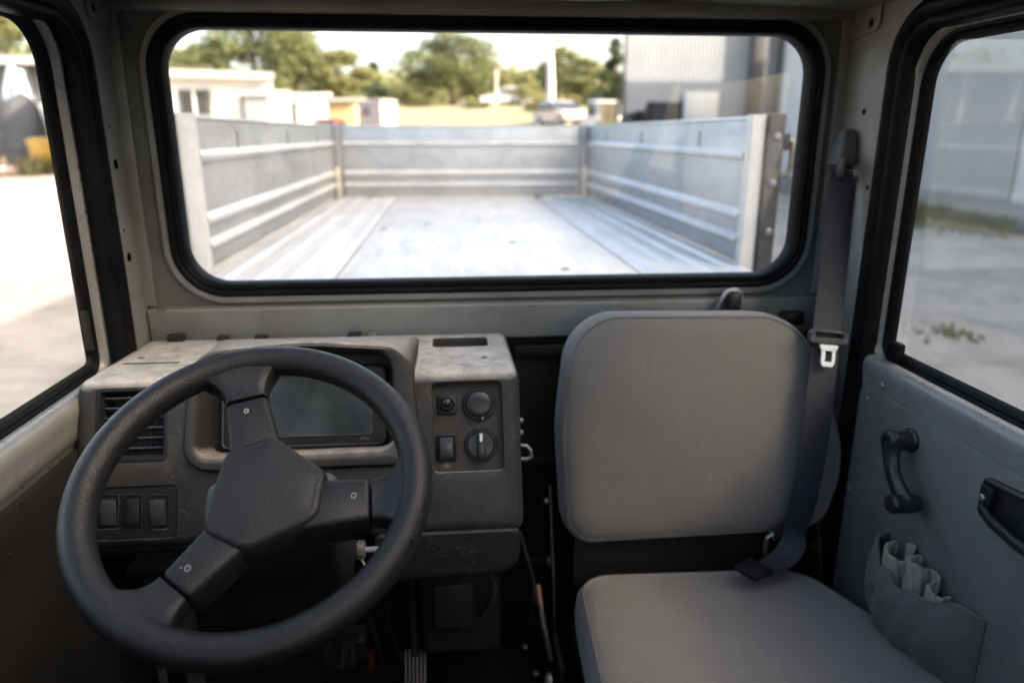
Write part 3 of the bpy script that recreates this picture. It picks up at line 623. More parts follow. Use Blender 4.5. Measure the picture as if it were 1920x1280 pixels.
# air vent
vf = inset(vent, -0.001)
vp = MB().loft([fl(inset(vf, -0.004), -0.001), fl(inset(vf, -0.004), 0.0040), fl(inset(vf, 0.000), 0.0062), fl(inset(vf, 0.006), 0.0055), fl(inset(vf, 0.010), -0.003), fl(inset(vf, 0.011), -0.036)], cap1=True).build('air_vent', 'vent_plastic', dash, ang=40)
vx0, vx1 = min(p.x for p in vent) + 0.0095, max(p.x for p in vent) - 0.0095; vt0, vt1 = min(p.y for p in vent) + 0.010, max(p.y for p in vent) - 0.010
rot = Matrix.Rotation(R(-22 - 20), 3, 'X')
for k in range(6):
    t = vt0 + (vt1 - vt0) * (k + 0.5) / 6
    MB().box(fp((vx0 + vx1) / 2, t, -0.010), (vx1 - vx0, 0.017, 0.0022), rot).build('slat', 'rocker_face', vp, bevel=0.0006)
MB().box(fp(vx0 + (vx1 - vx0) * 0.72, (vt0 + vt1) / 2, -0.024), (0.0018, 0.006, vt1 - vt0), Matrix.Rotation(R(-22.6), 3, 'X')).build('divider', 'black_plastic', vp)
MB().box(fp(vx0 + (vx1 - vx0) * 0.34, (vt0 + vt1) / 2, -0.024), (0.0018, 0.006, vt1 - vt0), Matrix.Rotation(R(-22.6), 3, 'X')).build('divider', 'black_plastic', vp)
# switch panel with three rockers
sp = MB().loft([fl(inset(swp, 0.0008), -0.0038), fl(inset(swp, 0.0008), 0.0005), fl(inset(swp, 0.002), 0.0016)], cap0=True, cap1=True).build('switch_panel', 'black_plastic', dash)
FR = Matrix.Rotation(R(-22.62), 3, 'X')
def fbox(mb, x, t, h, dx, dt, dh, tilt=0): return mb.box(fp(x, t, h), (dx, dh, dt), Matrix.Rotation(R(-22.62 + tilt), 3, 'X'))
for px, tilt in ((206, 13), (250, 0), (299, 13)):
    x, t = fc(px, 957, 0.002)
    fr = rrect(x - 0.0150, x + 0.0150, t - 0.0260, t + 0.0255, 0.003, 3)
    ro = MB().loft([fl(fr, 0.0012), fl(fr, 0.0040), fl(inset(fr, 0.0018), 0.0048), fl(inset(fr, 0.003), 0.0040), fl(inset(fr, 0.003), 0.0)], cap1=True).build('rocker_switch', 'black_plastic', sp)
    fbox(MB(), x, t + (0.002 if tilt else 0), 0.0050 + (0.002 if tilt else 0), 0.0230, 0.0395, 0.008, tilt).build('rocker', 'rocker_face' if tilt else 'black_plastic', ro, bevel=0.0012)
for px0, px1 in ((182, 220), (288, 312)):
    a = fc(px0, 990, 0.0018); b = fc(px1, 990, 0.0018); mm = MB()
    mm.box(fp((a[0] + b[0]) / 2, a[1] + 0.002, 0.0019), (b[0] - a[0], 0.0005, 0.0006), FR)
    for x in (a[0], b[0]): mm.box(fp(x, a[1] + 0.0006, 0.0019), (0.0006, 0.0005, 0.0030), FR)
    mm.build('switch_mark', 'grey_mark', sp)
# control panel
cpl = MB().loft([fl(inset(cp, -0.0005), -0.0122), fl(inset(cp, -0.0005), -0.0100)], cap0=True, cap1=True).build('control_panel', 'panel_plastic', dash); hC = -0.0100
def knob(px, py, bar):
    x, t = fc(px, py, 0.004); c = fp(x, t, hC)
    k = MB().cyl(c, NF, [(0.0275, 0.0), (0.0275, 0.004), (0.0262, 0.0062), (0.0235, 0.0066), (0.0235, 0.0046), (0, 0.0046)], 40).build('rotary_knob', 'black_plastic', cpl, ang=40)
    if not bar:
        MB().cyl(c, NF, [(0.0215, 0.0045), (0.0212, 0.0140), (0.0200, 0.0168), (0.0165, 0.0182), (0.009, 0.0188), (0, 0.0189)], 40).build('knob_cap', 'black_gloss', k, ang=40)
        fbox(MB(), *fc(px + 7, py + 26, 0.0), 0.0008, 0.0034, 0.0058, 0.0006).build('knob_mark', 'grey_mark', k)
    else:
        MB().cyl(c, NF, [(0.0222, 0.0045), (0.0218, 0.0080), (0.0205, 0.0092), (0, 0.0096)], 40).build('knob_cap', 'black_gloss', k, ang=40)
        fbox(MB(), x, t, hC + 0.0150, 0.0125, 0.0425, 0.014).build('knob_grip', 'black_gloss', k, bevel=0.0022)
        fbox(MB(), x, t - 0.0125, hC + 0.02235, 0.0040, 0.0130, 0.0010).build('pointer', 'white_mark', k)
knob(898, 757, False); knob(902, 834, True)
x, t = fc(838, 758, 0.0)
fr = rrect(x - 0.0165, x + 0.0165, t - 0.0165, t + 0.0165, 0.004, 3)
tg = MB().loft([fl(fr, hC), fl(fr, hC + 0.0035), fl(inset(fr, 0.0025), hC + 0.0050)], cap0=True, cap1=True).build('toggle_switch', 'black_plastic', cpl)
MB().cyl(fp(x, t, hC + 0.004), NF, [(0.0125, 0), (0.0115, 0.003), (0.0090, 0.0060), (0, 0.0062)], 24).build('collar', 'black_plastic', tg)
MB().cyl(fp(x, t, hC + 0.009), (NF + Vector((0, 0, 0.30))).normalized(), [(0.0058, 0), (0.0062, 0.008), (0.0070, 0.013), (0.0060, 0.0175), (0.0030, 0.0195), (0, 0.0198)], 20).build('lever', 'black_gloss', tg)
x, t = fc(837, 839, 0.0)
fr = rrect(x - 0.0168, x + 0.0168, t - 0.0225, t + 0.0225, 0.004, 3)
bt = MB().loft([fl(fr, hC), fl(fr, hC + 0.0040), fl(inset(fr, 0.003), hC + 0.0054), fl(inset(fr, 0.0048), hC + 0.0030)], cap0=True, cap1=True).build('push_button', 'black_plastic', cpl)
fbox(MB(), x, t - 0.001, hC + 0.0050, 0.0215, 0.0310, 0.0070, 4).build('button_cap', 'rocker_face', bt, bevel=0.0016)
x, t = fc(838, 872, 0.0); mm = MB()           # small printed fan symbol
for k in range(4):
    a = math.pi / 2 * k + 0.4; mm.box(fp(x + 0.0022 * math.cos(a), t + 0.0022 * math.sin(a), hC + 0.0004), (0.0022, 0.0006, 0.0022), FR)
for dx in (-0.0056, 0.0056): mm.box(fp(x + dx, t, hC + 0.0004), (0.0007, 0.0006, 0.0064), FR)
for dt in (-0.0040, 0.0040): mm.box(fp(x, t + dt, hC + 0.0004), (0.0080, 0.0006, 0.0007), FR)
mm.build('fan_symbol', 'grey_mark', cpl)
for px, py in ((897, 801), (904, 793)): fbox(MB(), *fc(px, py, 0.0), hC + 0.0004, 0.0012, 0.0036, 0.0006).build('tick_mark', 'grey_mark', cpl)
# lower panel below the seam, rounded at its free corner
lw = rpoly([(-0.136, 0.250), (0.1085, 0.250), (0.102, 0.338), (-0.136, 0.347)], [0.018, 0.018, 0.040, 0.018], 7)
def tl(loop, h): return [fp(p.x, p.y, h) + Vector((0, 0.30 * (p.y - 0.250), 0)) for p in loop]
MB().loft([tl(lw, -0.26), tl(lw, -0.014), tl(inset(lw, 0.002), -0.006), tl(inset(lw, 0.007), -0.002), tl(inset(lw, 0.016), -0.001)], cap0=True, cap1=True).build('lower_panel', 'lower_plastic', dash, ang=40)
p = fp(-0.122, 0.322, 0.0) ; screw('panel_screw', (p.x, p.y + 0.020, p.z), (0, -1, 0.2), 0.0045, 'worn_steel', dash)
# left under-shelf
MB().bb(X0, -0.40, 1.075, 1.40, 1.094, 1.108).build('lower_shelf', 'lower_plastic', dash, bevel=0.004)
MB().bb(X0, -0.40, 1.180, 1.40, 0.985, 0.999).build('lower_shelf', 'lower_plastic', dash, bevel=0.004)
# catch on the right end
q = at(984, 800, 1.15)
for dz in (0.012, -0.010): MB().cyl((0.1115, 1.150, q.z + dz), (1, 0, 0), [(0.005, 0), (0.005, 0.006), (0.003, 0.009), (0, 0.009)], 12).build('end_bolt', 'zinc', dash)
q = at(988, 850, 1.13)
MB().tube([(0.110, 1.135, q.z + 0.014), (0.124, 1.132, q.z + 0.014), (0.131, 1.130, q.z + 0.006), (0.132, 1.130, q.z - 0.006), (0.126, 1.130, q.z - 0.010), (0.114, 1.131, q.z - 0.010)], 0.0034, 8).build('end_hook', 'worn_steel', dash)
# clips along the back edge
for px, w_, h_ in ((350, 0.030, 0.012), (432, 0.02, 0.006), (500, 0.024, 0.006), (668, 0.026, 0.007), (700, 0.014, 0.006)):
    p = atz(px, 624, 1.361); MB().bb(p.x - w_ / 2, p.x + w_ / 2, 1.396, 1.416, 1.356, 1.362 + h_).build('edge_clip', 'dark_metal' if px != 700 else 'worn_steel', dash, bevel=0.002)

# ================================================================== steering column
WC = Vector((-0.229, 0.769, 1.363)); WN = Vector((0.020, -0.545, 0.838)).normalized(); WU = Vector((0.999, 0.037, 0)); WU = (WU - WN * WU.dot(WN)).normalized(); WV = WN.cross(WU)
def wp(a, b, h=0.0): return WC + WU * a + WV * b + WN * h
def wl(loop, h): return [wp(p.x, p.y, h) for p in loop]
colm = empty('steering_column', tuple(wp(0, 0.05, -0.35)), 'black plastic steering column cover with key barrel below the wheel', 'steering column')
s1 = rpoly([(-0.072, -0.045), (0.076, -0.045), (0.090, 0.010), (0.085, 0.060), (-0.080, 0.055)], [0.02, 0.02, 0.012, 0.02, 0.02], 6)
MB().loft([wl(inset(s1, 0.02), -0.062), wl(inset(s1, 0.004), -0.072), wl(s1, -0.085), wl(inset(s1, -0.006), -0.20), wl(inset(s1, -0.006), -0.215), wl(inset(s1, 0.004), -0.222), wl(inset(s1, 0.006), -0.30)], cap0=True, cap1=True).build('column_cover', 'lower_plastic', colm, ang=40)
MB().tube([wp(0, 0.0, -0.03), wp(0, 0.0, -0.30), wp(0, 0.02, -0.75)], 0.021, 16).build('column_shaft', 'dark_metal', colm)
p = at(466, 1101, 0.905); screw('cover_screw', p, (0, -1, 0.5), 0.006, 'worn_steel', colm)
kb = at(662, 1031, 0.915)
kl = MB().cyl(kb - Vector((0.012, 0, 0)), (1, -0.05, 0.02), [(0.0165, 0), (0.0165, 0.010), (0.0105, 0.012), (0.0105, 0.018)], 24).build('key_barrel', 'dark_metal', colm)
mm = MB().cyl(kb + Vector((0.006, 0, 0)), (1, -0.05, 0.02), [(0.0110, 0), (0.0122, 0.001), (0.0122, 0.010), (0.0108, 0.011), (0, 0.011)], 24)
for k in range(14):
    a = 2 * math.pi * k / 14; mm.box(kb + Vector((0.0115, math.cos(a) * 0.0124, math.sin(a) * 0.0124)), (0.009, 0.0016, 0.0016), Matrix.Rotation(a, 3, 'X'))
mm.build('knurled_ring', 'zinc', kl)
MB().tube([kb + Vector((0.016, 0, 0)), kb + Vector((0.032, -0.002, 0.001)), kb + Vector((0.075, -0.004, 0.002))], 0.0042, 10).build('key_shaft', 'steel', kl)
MB().tube([kb + Vector((0.012, -0.006, -0.012)), kb + Vector((0.020, -0.010, -0.026)), kb + Vector((0.034, -0.008, -0.034))], 0.0016, 6).build('key_ring', 'steel', kl)

# ================================================================== steering wheel
wheel = empty('steering_wheel', tuple(wp(0, 0, -0.055)), 'black three-spoke steering wheel with grained grip', 'steering wheel')
RC, RT = 0.1845, 0.0193
loops = []
for k in range(96):
    a = 2 * math.pi * k / 96; dd = WU * math.cos(a) + WV * math.sin(a)
    wv = 1 + 0.02 * math.sin(a * 24)
    loops.append([WC + dd * (RC + RT * 0.97 * math.cos(b)) + WN * (RT * 1.04 * math.sin(b) * (1.0)) for b in [2 * math.pi * j / 28 for j in range(28)]])
rim = MB().loft(loops, True, ring=True).build('rim', 'wheel_plastic', wheel, ang=60)
SP = [(Vector((-0.0080, 0.0587)), Vector((-0.0247, 0.1236)), 0.0242), (Vector((0.0820, -0.0255)), Vector((0.1313, -0.0241)), 0.0255), (Vector((-0.0270, -0.0660)), Vector((-0.0660, -0.1128)), 0.0215)]
HS = 0.001
for i, (a, b, hw) in enumerate(SP):
    d = (b - a).normalized(); n_ = Vector((-d.y, d.x))
    st = Vector((0, 0)); a0 = a - d * 0.030
    lp = [a0 - n_ * (hw + 0.006), b - n_ * hw, b + n_ * hw, a0 + n_ * (hw + 0.006)]
    lp = dens(rpoly(lp, 0.0065, 3), 0.05)
    s_ = MB().loft([wl(lp, -0.046), wl(inset(lp, -0.001), -0.030), wl(lp, HS - 0.006), wl(inset(lp, 0.0015), HS - 0.0022), wl(inset(lp, 0.0045), HS)], cap0=True, cap1=True).build('spoke', 'pad_plastic', wheel, ang=40)
    # flare that grows out of the rim and meets the spoke at a dark joint
    L = []; Rr = []
    e0 = b + d * 0.0022; reach = 0.186 - e0.length if False else None
    N_ = 14
    # distance from e0 along d until radius 0.180
    tt = 0.0
    while (e0 + d * tt).length < 0.178: tt += 0.0005
    for k in range(N_ + 1):
        f = k / N_; q = e0 + d * (tt * f); ww = hw + 0.040 * f ** 2.6 + 0.004 * f
        L.append(q - n_ * ww); Rr.append(q + n_ * ww)
    lp2 = L + Rr[::-1]
    def hh(p, base): r_ = p.length; f = max(0, min(1, (r_ - 0.140) / 0.038)); return base + 0.0155 * f * f
    secs = []
    for k in range(N_ + 1):
        f = k / N_; q = e0 + d * (tt * f); ww = hw + 0.040 * f ** 2.6 + 0.004 * f; row = []
        half = [(-ww + 0.004, -0.034), (-ww, -0.024), (-ww, HS - 0.006), (-ww + 0.0015, HS - 0.0022), (-ww + 0.0045, HS), (-ww * 0.5, HS + 0.0004)]
        for o_, h_ in half + [(-o_, h_) for o_, h_ in half[::-1]]:
            p_ = q + n_ * o_; row.append(wp(p_.x, p_.y, hh(p_, h_)))
        secs.append(row)
    MB().loft(secs, True, cap0=True, cap1=True).build('spoke_root', 'wheel_plastic', rim, ang=45)
    # small moulded ring mark
    c = a + (b - a) * (0.72 if i == 0 else 0.66); c = [Vector((-0.0221, 0.1046)), Vector((0.1128, -0.0210)), Vector((-0.0555, -0.0950))][i]
    mk = [Vector((c.x + 0.0031 * math.cos(2 * math.pi * k / 20), c.y + 0.0037 * math.sin(2 * math.pi * k / 20))) for k in range(20)]
    MB().loft([wl(mk, HS + 0.0002), wl(mk, HS + 0.0007), wl(inset(mk, 0.0009), HS + 0.0007), wl(inset(mk, 0.0009), HS + 0.0002)]).build('ring_mark', 'grey_mark', s_)
    if i == 0: MB().loft([wl(rrect(c.x - .0022, c.x + .0022, c.y - .0005, c.y + .0005, .0001, 1), HS + 0.0002), wl(rrect(c.x - .0022, c.x + .0022, c.y - .0005, c.y + .0005, .0001, 1), HS + 0.0007)], cap1=True).build('ring_mark_bar', 'grey_mark', s_)
    if i == 2: MB().loft([wl(rrect(c.x - .0078, c.x - .0056, c.y + .0010, c.y + .0018, .0001, 1), HS + 0.0002), wl(rrect(c.x - .0078, c.x - .0056, c.y + .0010, c.y + .0018, .0001, 1), HS + 0.0007)], cap1=True).build('ring_mark_bar', 'grey_mark', s_)
# hub pad
pad = [(-0.0345, 0.0425), (0.0143, 0.0605), (0.0760, 0.0100), (0.0710, -0.0440), (-0.0010, -0.0755), (-0.0440, -0.0520)]
pl = dens(rpoly(pad, [0.015, 0.014, 0.015, 0.018, 0.018, 0.017], 6), 0.02)
def sc2(loop, f): c = sum(loop, Vector((0, 0))) / len(loop); return [c + (p - c) * f for p in loop]
MB().loft([wl(inset(pl, -0.002), -0.060), wl(inset(pl, -0.007), -0.030), wl(inset(pl, -0.0065), -0.008), wl(inset(pl, -0.0035), 0.0025), wl(inset(pl, -0.0005), 0.0058), wl(inset(pl, 0.0025), 0.0068), wl(inset(pl, 0.005), 0.0064), wl(inset(pl, 0.007), 0.0072), wl(sc2(pl, 0.62), 0.0092), wl(sc2(pl, 0.3), 0.0100)], cap0=True, cap1=True).build('hub_pad', 'pad_plastic', wheel, ang=50)

# ================================================================== under-dash clutter: pedals, heater box, cables, lever
def pedal(name, label, px, py, y, wdt, hgt, ribs, mat='rubber_grey'):
    p = at(px, py, y); e = empty(name, tuple(p), label, 'pedal'); rt = Matrix.Rotation(R(-38), 3, 'X')
    MB().box(p, (wdt, 0.012, hgt), rt).build('pedal_plate', 'rubber', e, bevel=0.003)
    for k in range(ribs): MB().box(p + rt @ Vector((-wdt / 2 + wdt * (k + 0.5) / ribs, -0.0075, 0)), (wdt / ribs * 0.5, 0.004, hgt * 0.94), rt).build('tread_rib', mat, e, bevel=0.001)
    q = p + Vector((0, 0.02, hgt * 0.3)); MB().tube([q, q + Vector((-0.004, 0.06, 0.12)), q + Vector((-0.006, 0.10, 0.30))], 0.008, 10).build('pedal_arm', 'dark_metal', e)
pedal('accelerator_pedal', 'ribbed grey accelerator pedal at the bottom of the footwell', 779, 1268, 1.24, 0.046, 0.11, 6)
pedal('brake_pedal', 'dark brake pedal half hidden behind the steering wheel rim', 632, 1222, 1.16, 0.070, 0.060, 4, 'rubber')
hb = empty('heater_box', (0.02, 1.34, 0.70), 'black heater box hanging under the dashboard', 'heater')
MB().bb(-0.075, 0.085, 1.24, 1.42, 0.73, 0.955).build('housing', 'floor_mat', hb, bevel=0.012, seg=3)
MB().bb(-0.05, 0.03, 1.225, 1.2395, 0.80, 0.90).build('bracket', 'dark_metal', hb, bevel=0.008)
MB().tube([(0.06, 1.225, 0.94), (0.072, 1.222, 0.90), (0.066, 1.222, 0.86), (0.050, 1.224, 0.83)], 0.006, 8).build('hose', 'dark_metal', hb)
rnd = random.Random(3)
for k, (xa, xb, lab) in enumerate(((-0.19, -0.16, 'left'), (-0.135, -0.118, 'middle'), (0.13, 0.15, 'right'))):
    pts = [(xa + rnd.uniform(-.01, .01), 1.22, 1.02), (xa + rnd.uniform(-.02, .02), 1.18, 0.93), (xb + rnd.uniform(-.02, .02), 1.20, 0.84), (xb, 1.27, 0.70)]
    o = MB().tube(crv(pts, 6), 0.0045, 8).build('cable', 'wire_black' if k else 'dark_metal'); tag(o, ['thin dark cable hanging beside the steering column', 'black cable hanging just right of the steering wheel rim', 'black cable in the gap between dashboard and seat'][k], 'cable')
fb = empty('fuse_box', tuple(at(660, 1215, 1.30)), 'small dark box with a red tab in the footwell', 'box'); p = at(652, 1205, 1.34)
MB().box(p, (0.085, 0.06, 0.05)).build('case', 'lower_plastic', fb, bevel=0.004); MB().box(p + Vector((0.052, -0.02, -0.03)), (0.014, 0.02, 0.05)).build('tab', 'red_plastic', fb, bevel=0.002)
tn = empty('transmission_tunnel', (0.10, 1.1, 0.45), 'dark scuffed sheet metal hump on the cab floor', 'floor hump')
MB().bb(-0.035, 0.175, 0.4, 1.44, 0.4575, 0.60).build('cover', 'floor_mat', tn, bevel=0.02, seg=3)
for px, py in ((985, 1212), (1005, 1262)): p = atz(px, py, 0.60); MB().cyl((p.x, p.y, 0.60), (0, 0, 1), [(0.009, 0), (0.009, 0.004), (0.005, 0.007), (0, 0.007)], 12).build('bolt', 'worn_steel', tn)

# ================================================================== passenger seat
seat = empty('passenger_seat', (0.48, 1.05, 0.46), 'grey fabric passenger seat with upright backrest', 'seat')
def cushion(outline, O, ex, ey, en, rings, crown, mat, name, parent):
    c = sum(outline, Vector((0, 0))) / len(outline)
    def L(loop, h): return [O + ex * p.x + ey * p.y + en * (h(p) if callable(h) else h) for p in loop]
    m = MB(); lo = [L(inset(outline, a), h) for a, h in rings]
    last = inset(outline, rings[-1][0]); h0 = rings[-1][1]
    for f in (0.86, 0.7, 0.5, 0.3, 0.12):
        lp = [c + (p - c) * f for p in last]
        lo.append(L(lp, lambda p, f=f: h0 + crown * (1 - f ** 2.2) + 0.0022 * mnoise.noise((p.x * 14, p.y * 14, 2.0))))
    m.loft(lo, cap0=True, cap1=True); return m.build(name, mat, parent, ang=60)
ey = Vector((0, 0.075, 0.435)).normalized(); en = Vector((0, -0.435, 0.075)).normalized(); OB = Vector((0, 1.232, 0.985))
bo = dens(rpoly([(0.214, -0.012), (0.742, -0.006), (0.792, 0.140), (0.684, 0.436), (0.232, 0.444), (0.203, 0.22)], [0.060, 0.075, 0.30, 0.135, 0.105, 0.5], 10), 0.03)
bk = cushion(bo, OB, EX, ey, en, [(0.020, -0.100), (0.006, -0.094), (0.0, -0.080), (-0.002, -0.040), (0.0, -0.016), (0.006, -0.006), (0.0085, -0.0068), (0.011, -0.004), (0.022, 0.004), (0.045, 0.010)], 0.014, 'seat_fabric', 'backrest', seat)
pp = inset(bo, 0.0085); MB().tube([OB + EX * p.x + ey * p.y + en * -0.0058 for p in pp] + [OB + EX * pp[0].x + ey * pp[0].y + en * -0.0058], 0.0017, 6, caps=False).build('piping', 'piping', bk)
co = dens(rpoly([(0.196, 0.55), (0.786, 0.55), (0.782, 1.02), (0.700, 1.236), (0.232, 1.250)], [0.08, 0.08, 0.20, 0.10, 0.075], 10), 0.03)
OC = Vector((0, 0, 0.918)); ex2 = EX; ey2 = Vector((0, 1, -0.03)).normalized(); en2 = Vector((0, 0.03, 1)).normalized(); OC = Vector((0, 0, 0.945))
cu = cushion(co, OC, ex2, ey2, en2, [(0.030, -0.125), (0.010, -0.120), (0.0, -0.100), (-0.004, -0.055), (0.0, -0.022), (0.008, -0.010), (0.0105, -0.0108), (0.013, -0.008), (0.028, 0.000), (0.055, 0.006)], 0.012, 'seat_fabric', 'seat_cushion', seat)
pp = inset(co, 0.0105); MB().tube([OC + ex2 * p.x + ey2 * p.y + en2 * -0.0098 for p in pp] + [OC + ex2 * pp[0].x + ey2 * pp[0].y + en2 * -0.0098], 0.0019, 6, caps=False).build('piping', 'piping', cu)
# frame below, hinge plates, slide rails
MB().bb(0.22, 0.75, 0.60, 1.22, 0.770, 0.815).build('seat_pan', 'dark_metal', seat, bevel=0.006)
MB().bb(0.235, 0.72, 1.262, 1.285, 0.86, 1.02).build('back_bar', 'dark_metal', seat, bevel=0.005)
for s, x in ((-1, 0.190), (1, 0.742)):
    lp = rpoly([(1.20, 0.78), (1.275, 0.78), (1.330, 1.060), (1.295, 1.075), (1.262, 0.985), (1.225, 0.900)], [0.01, 0.02, 0.015, 0.015, 0.03, 0.03], 5)
    hpz = MB().loft([yz(lp, x - 0.003), yz(lp, x + 0.003)], cap0=True, cap1=True).build('hinge_plate', 'dark_metal', seat, bevel=0.0012)
    MB().cyl((x - 0.004, 1.255, 0.925), (-1, 0, 0), [(0.013, 0), (0.013, 0.005), (0.008, 0.009), (0, 0.009)], 18).build('hinge_bolt', 'dark_metal', hpz)
    MB().cyl((x - 0.004, 1.300, 1.035), (-1, 0, 0), [(0.008, 0), (0.008, 0.005), (0.004, 0.008), (0, 0.008)], 14).build('hinge_bolt', 'zinc', hpz)
    MB().bb(x - 0.012, x + 0.012, 0.60, 1.26, 0.58, 0.62).build('slide_rail', 'dark_metal', seat, bevel=0.004)
    MB().bb(x - 0.006, x + 0.006, 1.10, 1.20, 0.62, 0.80).build('riser', 'dark_metal', seat, bevel=0.004)
    MB().bb(x - 0.006, x + 0.006, 0.66, 0.74, 0.62, 0.80).build('riser', 'dark_metal', seat, bevel=0.004)
    MB().bb(x - 0.03, x + 0.03, 0.62, 1.24, 0.4565, 0.58).build('rail_base', 'dark_metal', seat, bevel=0.006)
lv = MB().tube([(0.172, 1.12, 0.80), (0.165, 1.17, 0.83), (0.160, 1.215, 0.865)], 0.006, 10).build('recline_lever', 'dark_metal', seat)
MB().tube([(0.1605, 1.21, 0.860), (0.158, 1.235, 0.885)], 0.0075, 10).build('lever_tip', 'red_plastic', lv)
MB().cyl((0.170, 1.10, 0.775), (-1, 0, 0), [(0.014, 0), (0.014, 0.008), (0.008, 0.012), (0, 0.012)], 18).build('pivot_bolt', 'zinc', seat)
# ================================================================== seat belt
belt = empty('seat_belt', (0.765, 1.38, 1.70), 'dark seat belt hanging from the right pillar across the grey seat', 'seat belt')
def ribbon(pts, wid, wdir, th=0.0014, n=8, twist=None):
    C_ = crv(pts, n); W_ = crv(wid, n) if False else None; k = len(C_) - 1; L = []
    for i, p in enumerate(C_):
        f = i / k * (len(wid) - 1); j = min(int(f), len(wid) - 2); t = f - j; ww = wid[j] * (1 - t) + wid[j + 1] * t; wd = (Vector(wdir[j]) * (1 - t) + Vector(wdir[j + 1]) * t).normalized()
        L.append([p + wd * (ww * (q / 6 - 0.5)) + Vector((0, -0.0012 * math.cos((q / 6 - 0.5) * math.pi), 0)) for q in range(7)])
    return MB().loft(L, closed=False)
webp = [(0.752, 1.352, 1.682), (0.742, 1.332, 1.60), (0.730, 1.300, 1.47), (0.714, 1.268, 1.378), (0.697, 1.232, 1.26), (0.682, 1.208, 1.150), (0.668, 1.196, 1.060), (0.655, 1.192, 1.005)]
wb = ribbon(webp, [0.040, 0.046, 0.052, 0.053, 0.053, 0.053, 0.051, 0.047], [(1, -.25, -.06), (1, -.2, -.05), (1, -.15, -.04), (1, -.1, -.06), (1, -.1, -.05), (1, -.1, -.04), (1, -.12, -.10), (1, -.1, -.35)]).build('webbing', 'belt_webbing', belt, solid=0.0015, ang=70)
ribbon([(0.655, 1.192, 1.008), (0.650, 1.180, 0.985), (0.628, 1.168, 0.965), (0.600, 1.160, 0.954), (0.572, 1.152, 0.951), (0.552, 1.146, 0.951)], [0.046, 0.046, 0.047, 0.048, 0.048, 0.048], [(1, -.1, -.35), (.85, -.45, -.25), (.62, -.75, -.05), (.55, -.83, 0), (.55, -.83, 0), (.55, -.83, 0)]).build('webbing_end', 'belt_webbing', belt, solid=0.002, ang=70)
rb = Matrix.Rotation(R(30), 3, 'Z')
MB().box((0.560, 1.149, 0.9555), (0.050, 0.052, 0.010), rb).build('end_pad', 'black_plastic', belt, bevel=0.002)
ribbon([(0.772, 1.372, 1.672), (0.772, 1.366, 1.50), (0.770, 1.360, 1.30), (0.768, 1.355, 1.0), (0.768, 1.35, 0.7)], [0.030, 0.034, 0.036, 0.036, 0.036], [(.35, -1, 0)] * 5).build('return_webbing', 'belt_webbing', belt, solid=0.0015, ang=70)
MB().bb(0.735, 0.782, 1.32, 1.40, 0.58, 0.70).build('retractor', 'black_plastic', belt, bevel=0.006)
# upper anchor: rounded wedge cover and loop
cv = [(0.034, 0.0), (0.036, 0.012), (0.031, 0.040), (0.020, 0.058), (0.008, 0.066)]
an = Vector((0.782, 1.385, 1.692)); lo = []
for hw_, z in cv:
    dx = 0.034 - 0.012 * (z / 0.066)
    lp = rpoly([(0.0, -hw_), (dx, -hw_ * 0.72), (dx, hw_ * 0.72), (0.0, hw_)], 0.006, 4)
    lo.append([Vector((an.x - p.x, an.y + p.y * 0.92, an.z + z)) for p in lp])
ac = MB().loft(lo, cap0=True, cap1=True).build('anchor_cover', 'belt_plastic', belt, bevel=0.002, ang=50)
lpz = [Vector((0.780, 1.415, 1.688)), Vector((0.780, 1.418, 1.672)), Vector((0.770, 1.395, 1.664)), Vector((0.758, 1.365, 1.668)), Vector((0.742, 1.338, 1.672)), Vector((0.736, 1.330, 1.684)), Vector((0.745, 1.340, 1.697)), Vector((0.758, 1.365, 1.700)), Vector((0.770, 1.395, 1.700)), Vector((0.780, 1.415, 1.692))]
MB().tube(crv(lpz, 4), 0.0062, 10).build('guide_loop', 'belt_plastic', belt, ang=60)
MB().tube([(0.742, 1.342, 1.689), (0.778, 1.408, 1.684)], 0.0045, 10).build('guide_bar', 'worn_steel', belt)
# sliding tongue
tc = Vector((0.7125, 1.2585, 1.374)); ax = Vector((1, -0.12, -0.09)).normalized(); az = Vector((0.13, 0.29, 1)).normalized(); an2 = ax.cross(az).normalized()
if an2.y > 0: an2 = -an2
def tp(a, b, h): return tc + ax * a + az * b + an2 * h
ring = rpoly([(-0.037, -0.010), (0.037, -0.010), (0.037, 0.016), (-0.037, 0.016)], 0.009, 6); hole = rpoly([(-0.026, 0.003), (0.026, 0.003), (0.026, 0.011), (-0.026, 0.011)], 0.003, 6)
MB().loft([[tp(p.x, p.y, h) for p in l] for l, h in ((hole, -0.006), (ring, -0.006), (inset(ring, -0.002), 0.0), (inset(ring, 0.002), 0.008), (inset(hole, -0.002), 0.008), (hole, 0.004))], ring=True).build('tongue_body', 'belt_plastic', belt, ang=45)
tgo = rpoly([(-0.020, -0.010), (-0.0135, -0.022), (-0.0135, -0.044), (-0.010, -0.052), (0.010, -0.052), (0.0135, -0.044), (0.0135, -0.022), (0.020, -0.010)], 0.003, 4); hol = rpoly([(-0.0065, -0.022), (-0.0065, -0.026), (-0.0065, -0.038), (-0.0065, -0.042), (0.0065, -0.042), (0.0065, -0.038), (0.0065, -0.026), (0.0065, -0.022)], 0.001, 4)
MB().loft([[tp(p.x, p.y, h) for p in l] for l, h in ((hol, 0.006), (tgo, 0.006), (inset(tgo, 0.0006), 0.0095), (inset(hol, -0.0006), 0.0095))], ring=True).build('tongue_plate', 'steel', belt, ang=40)
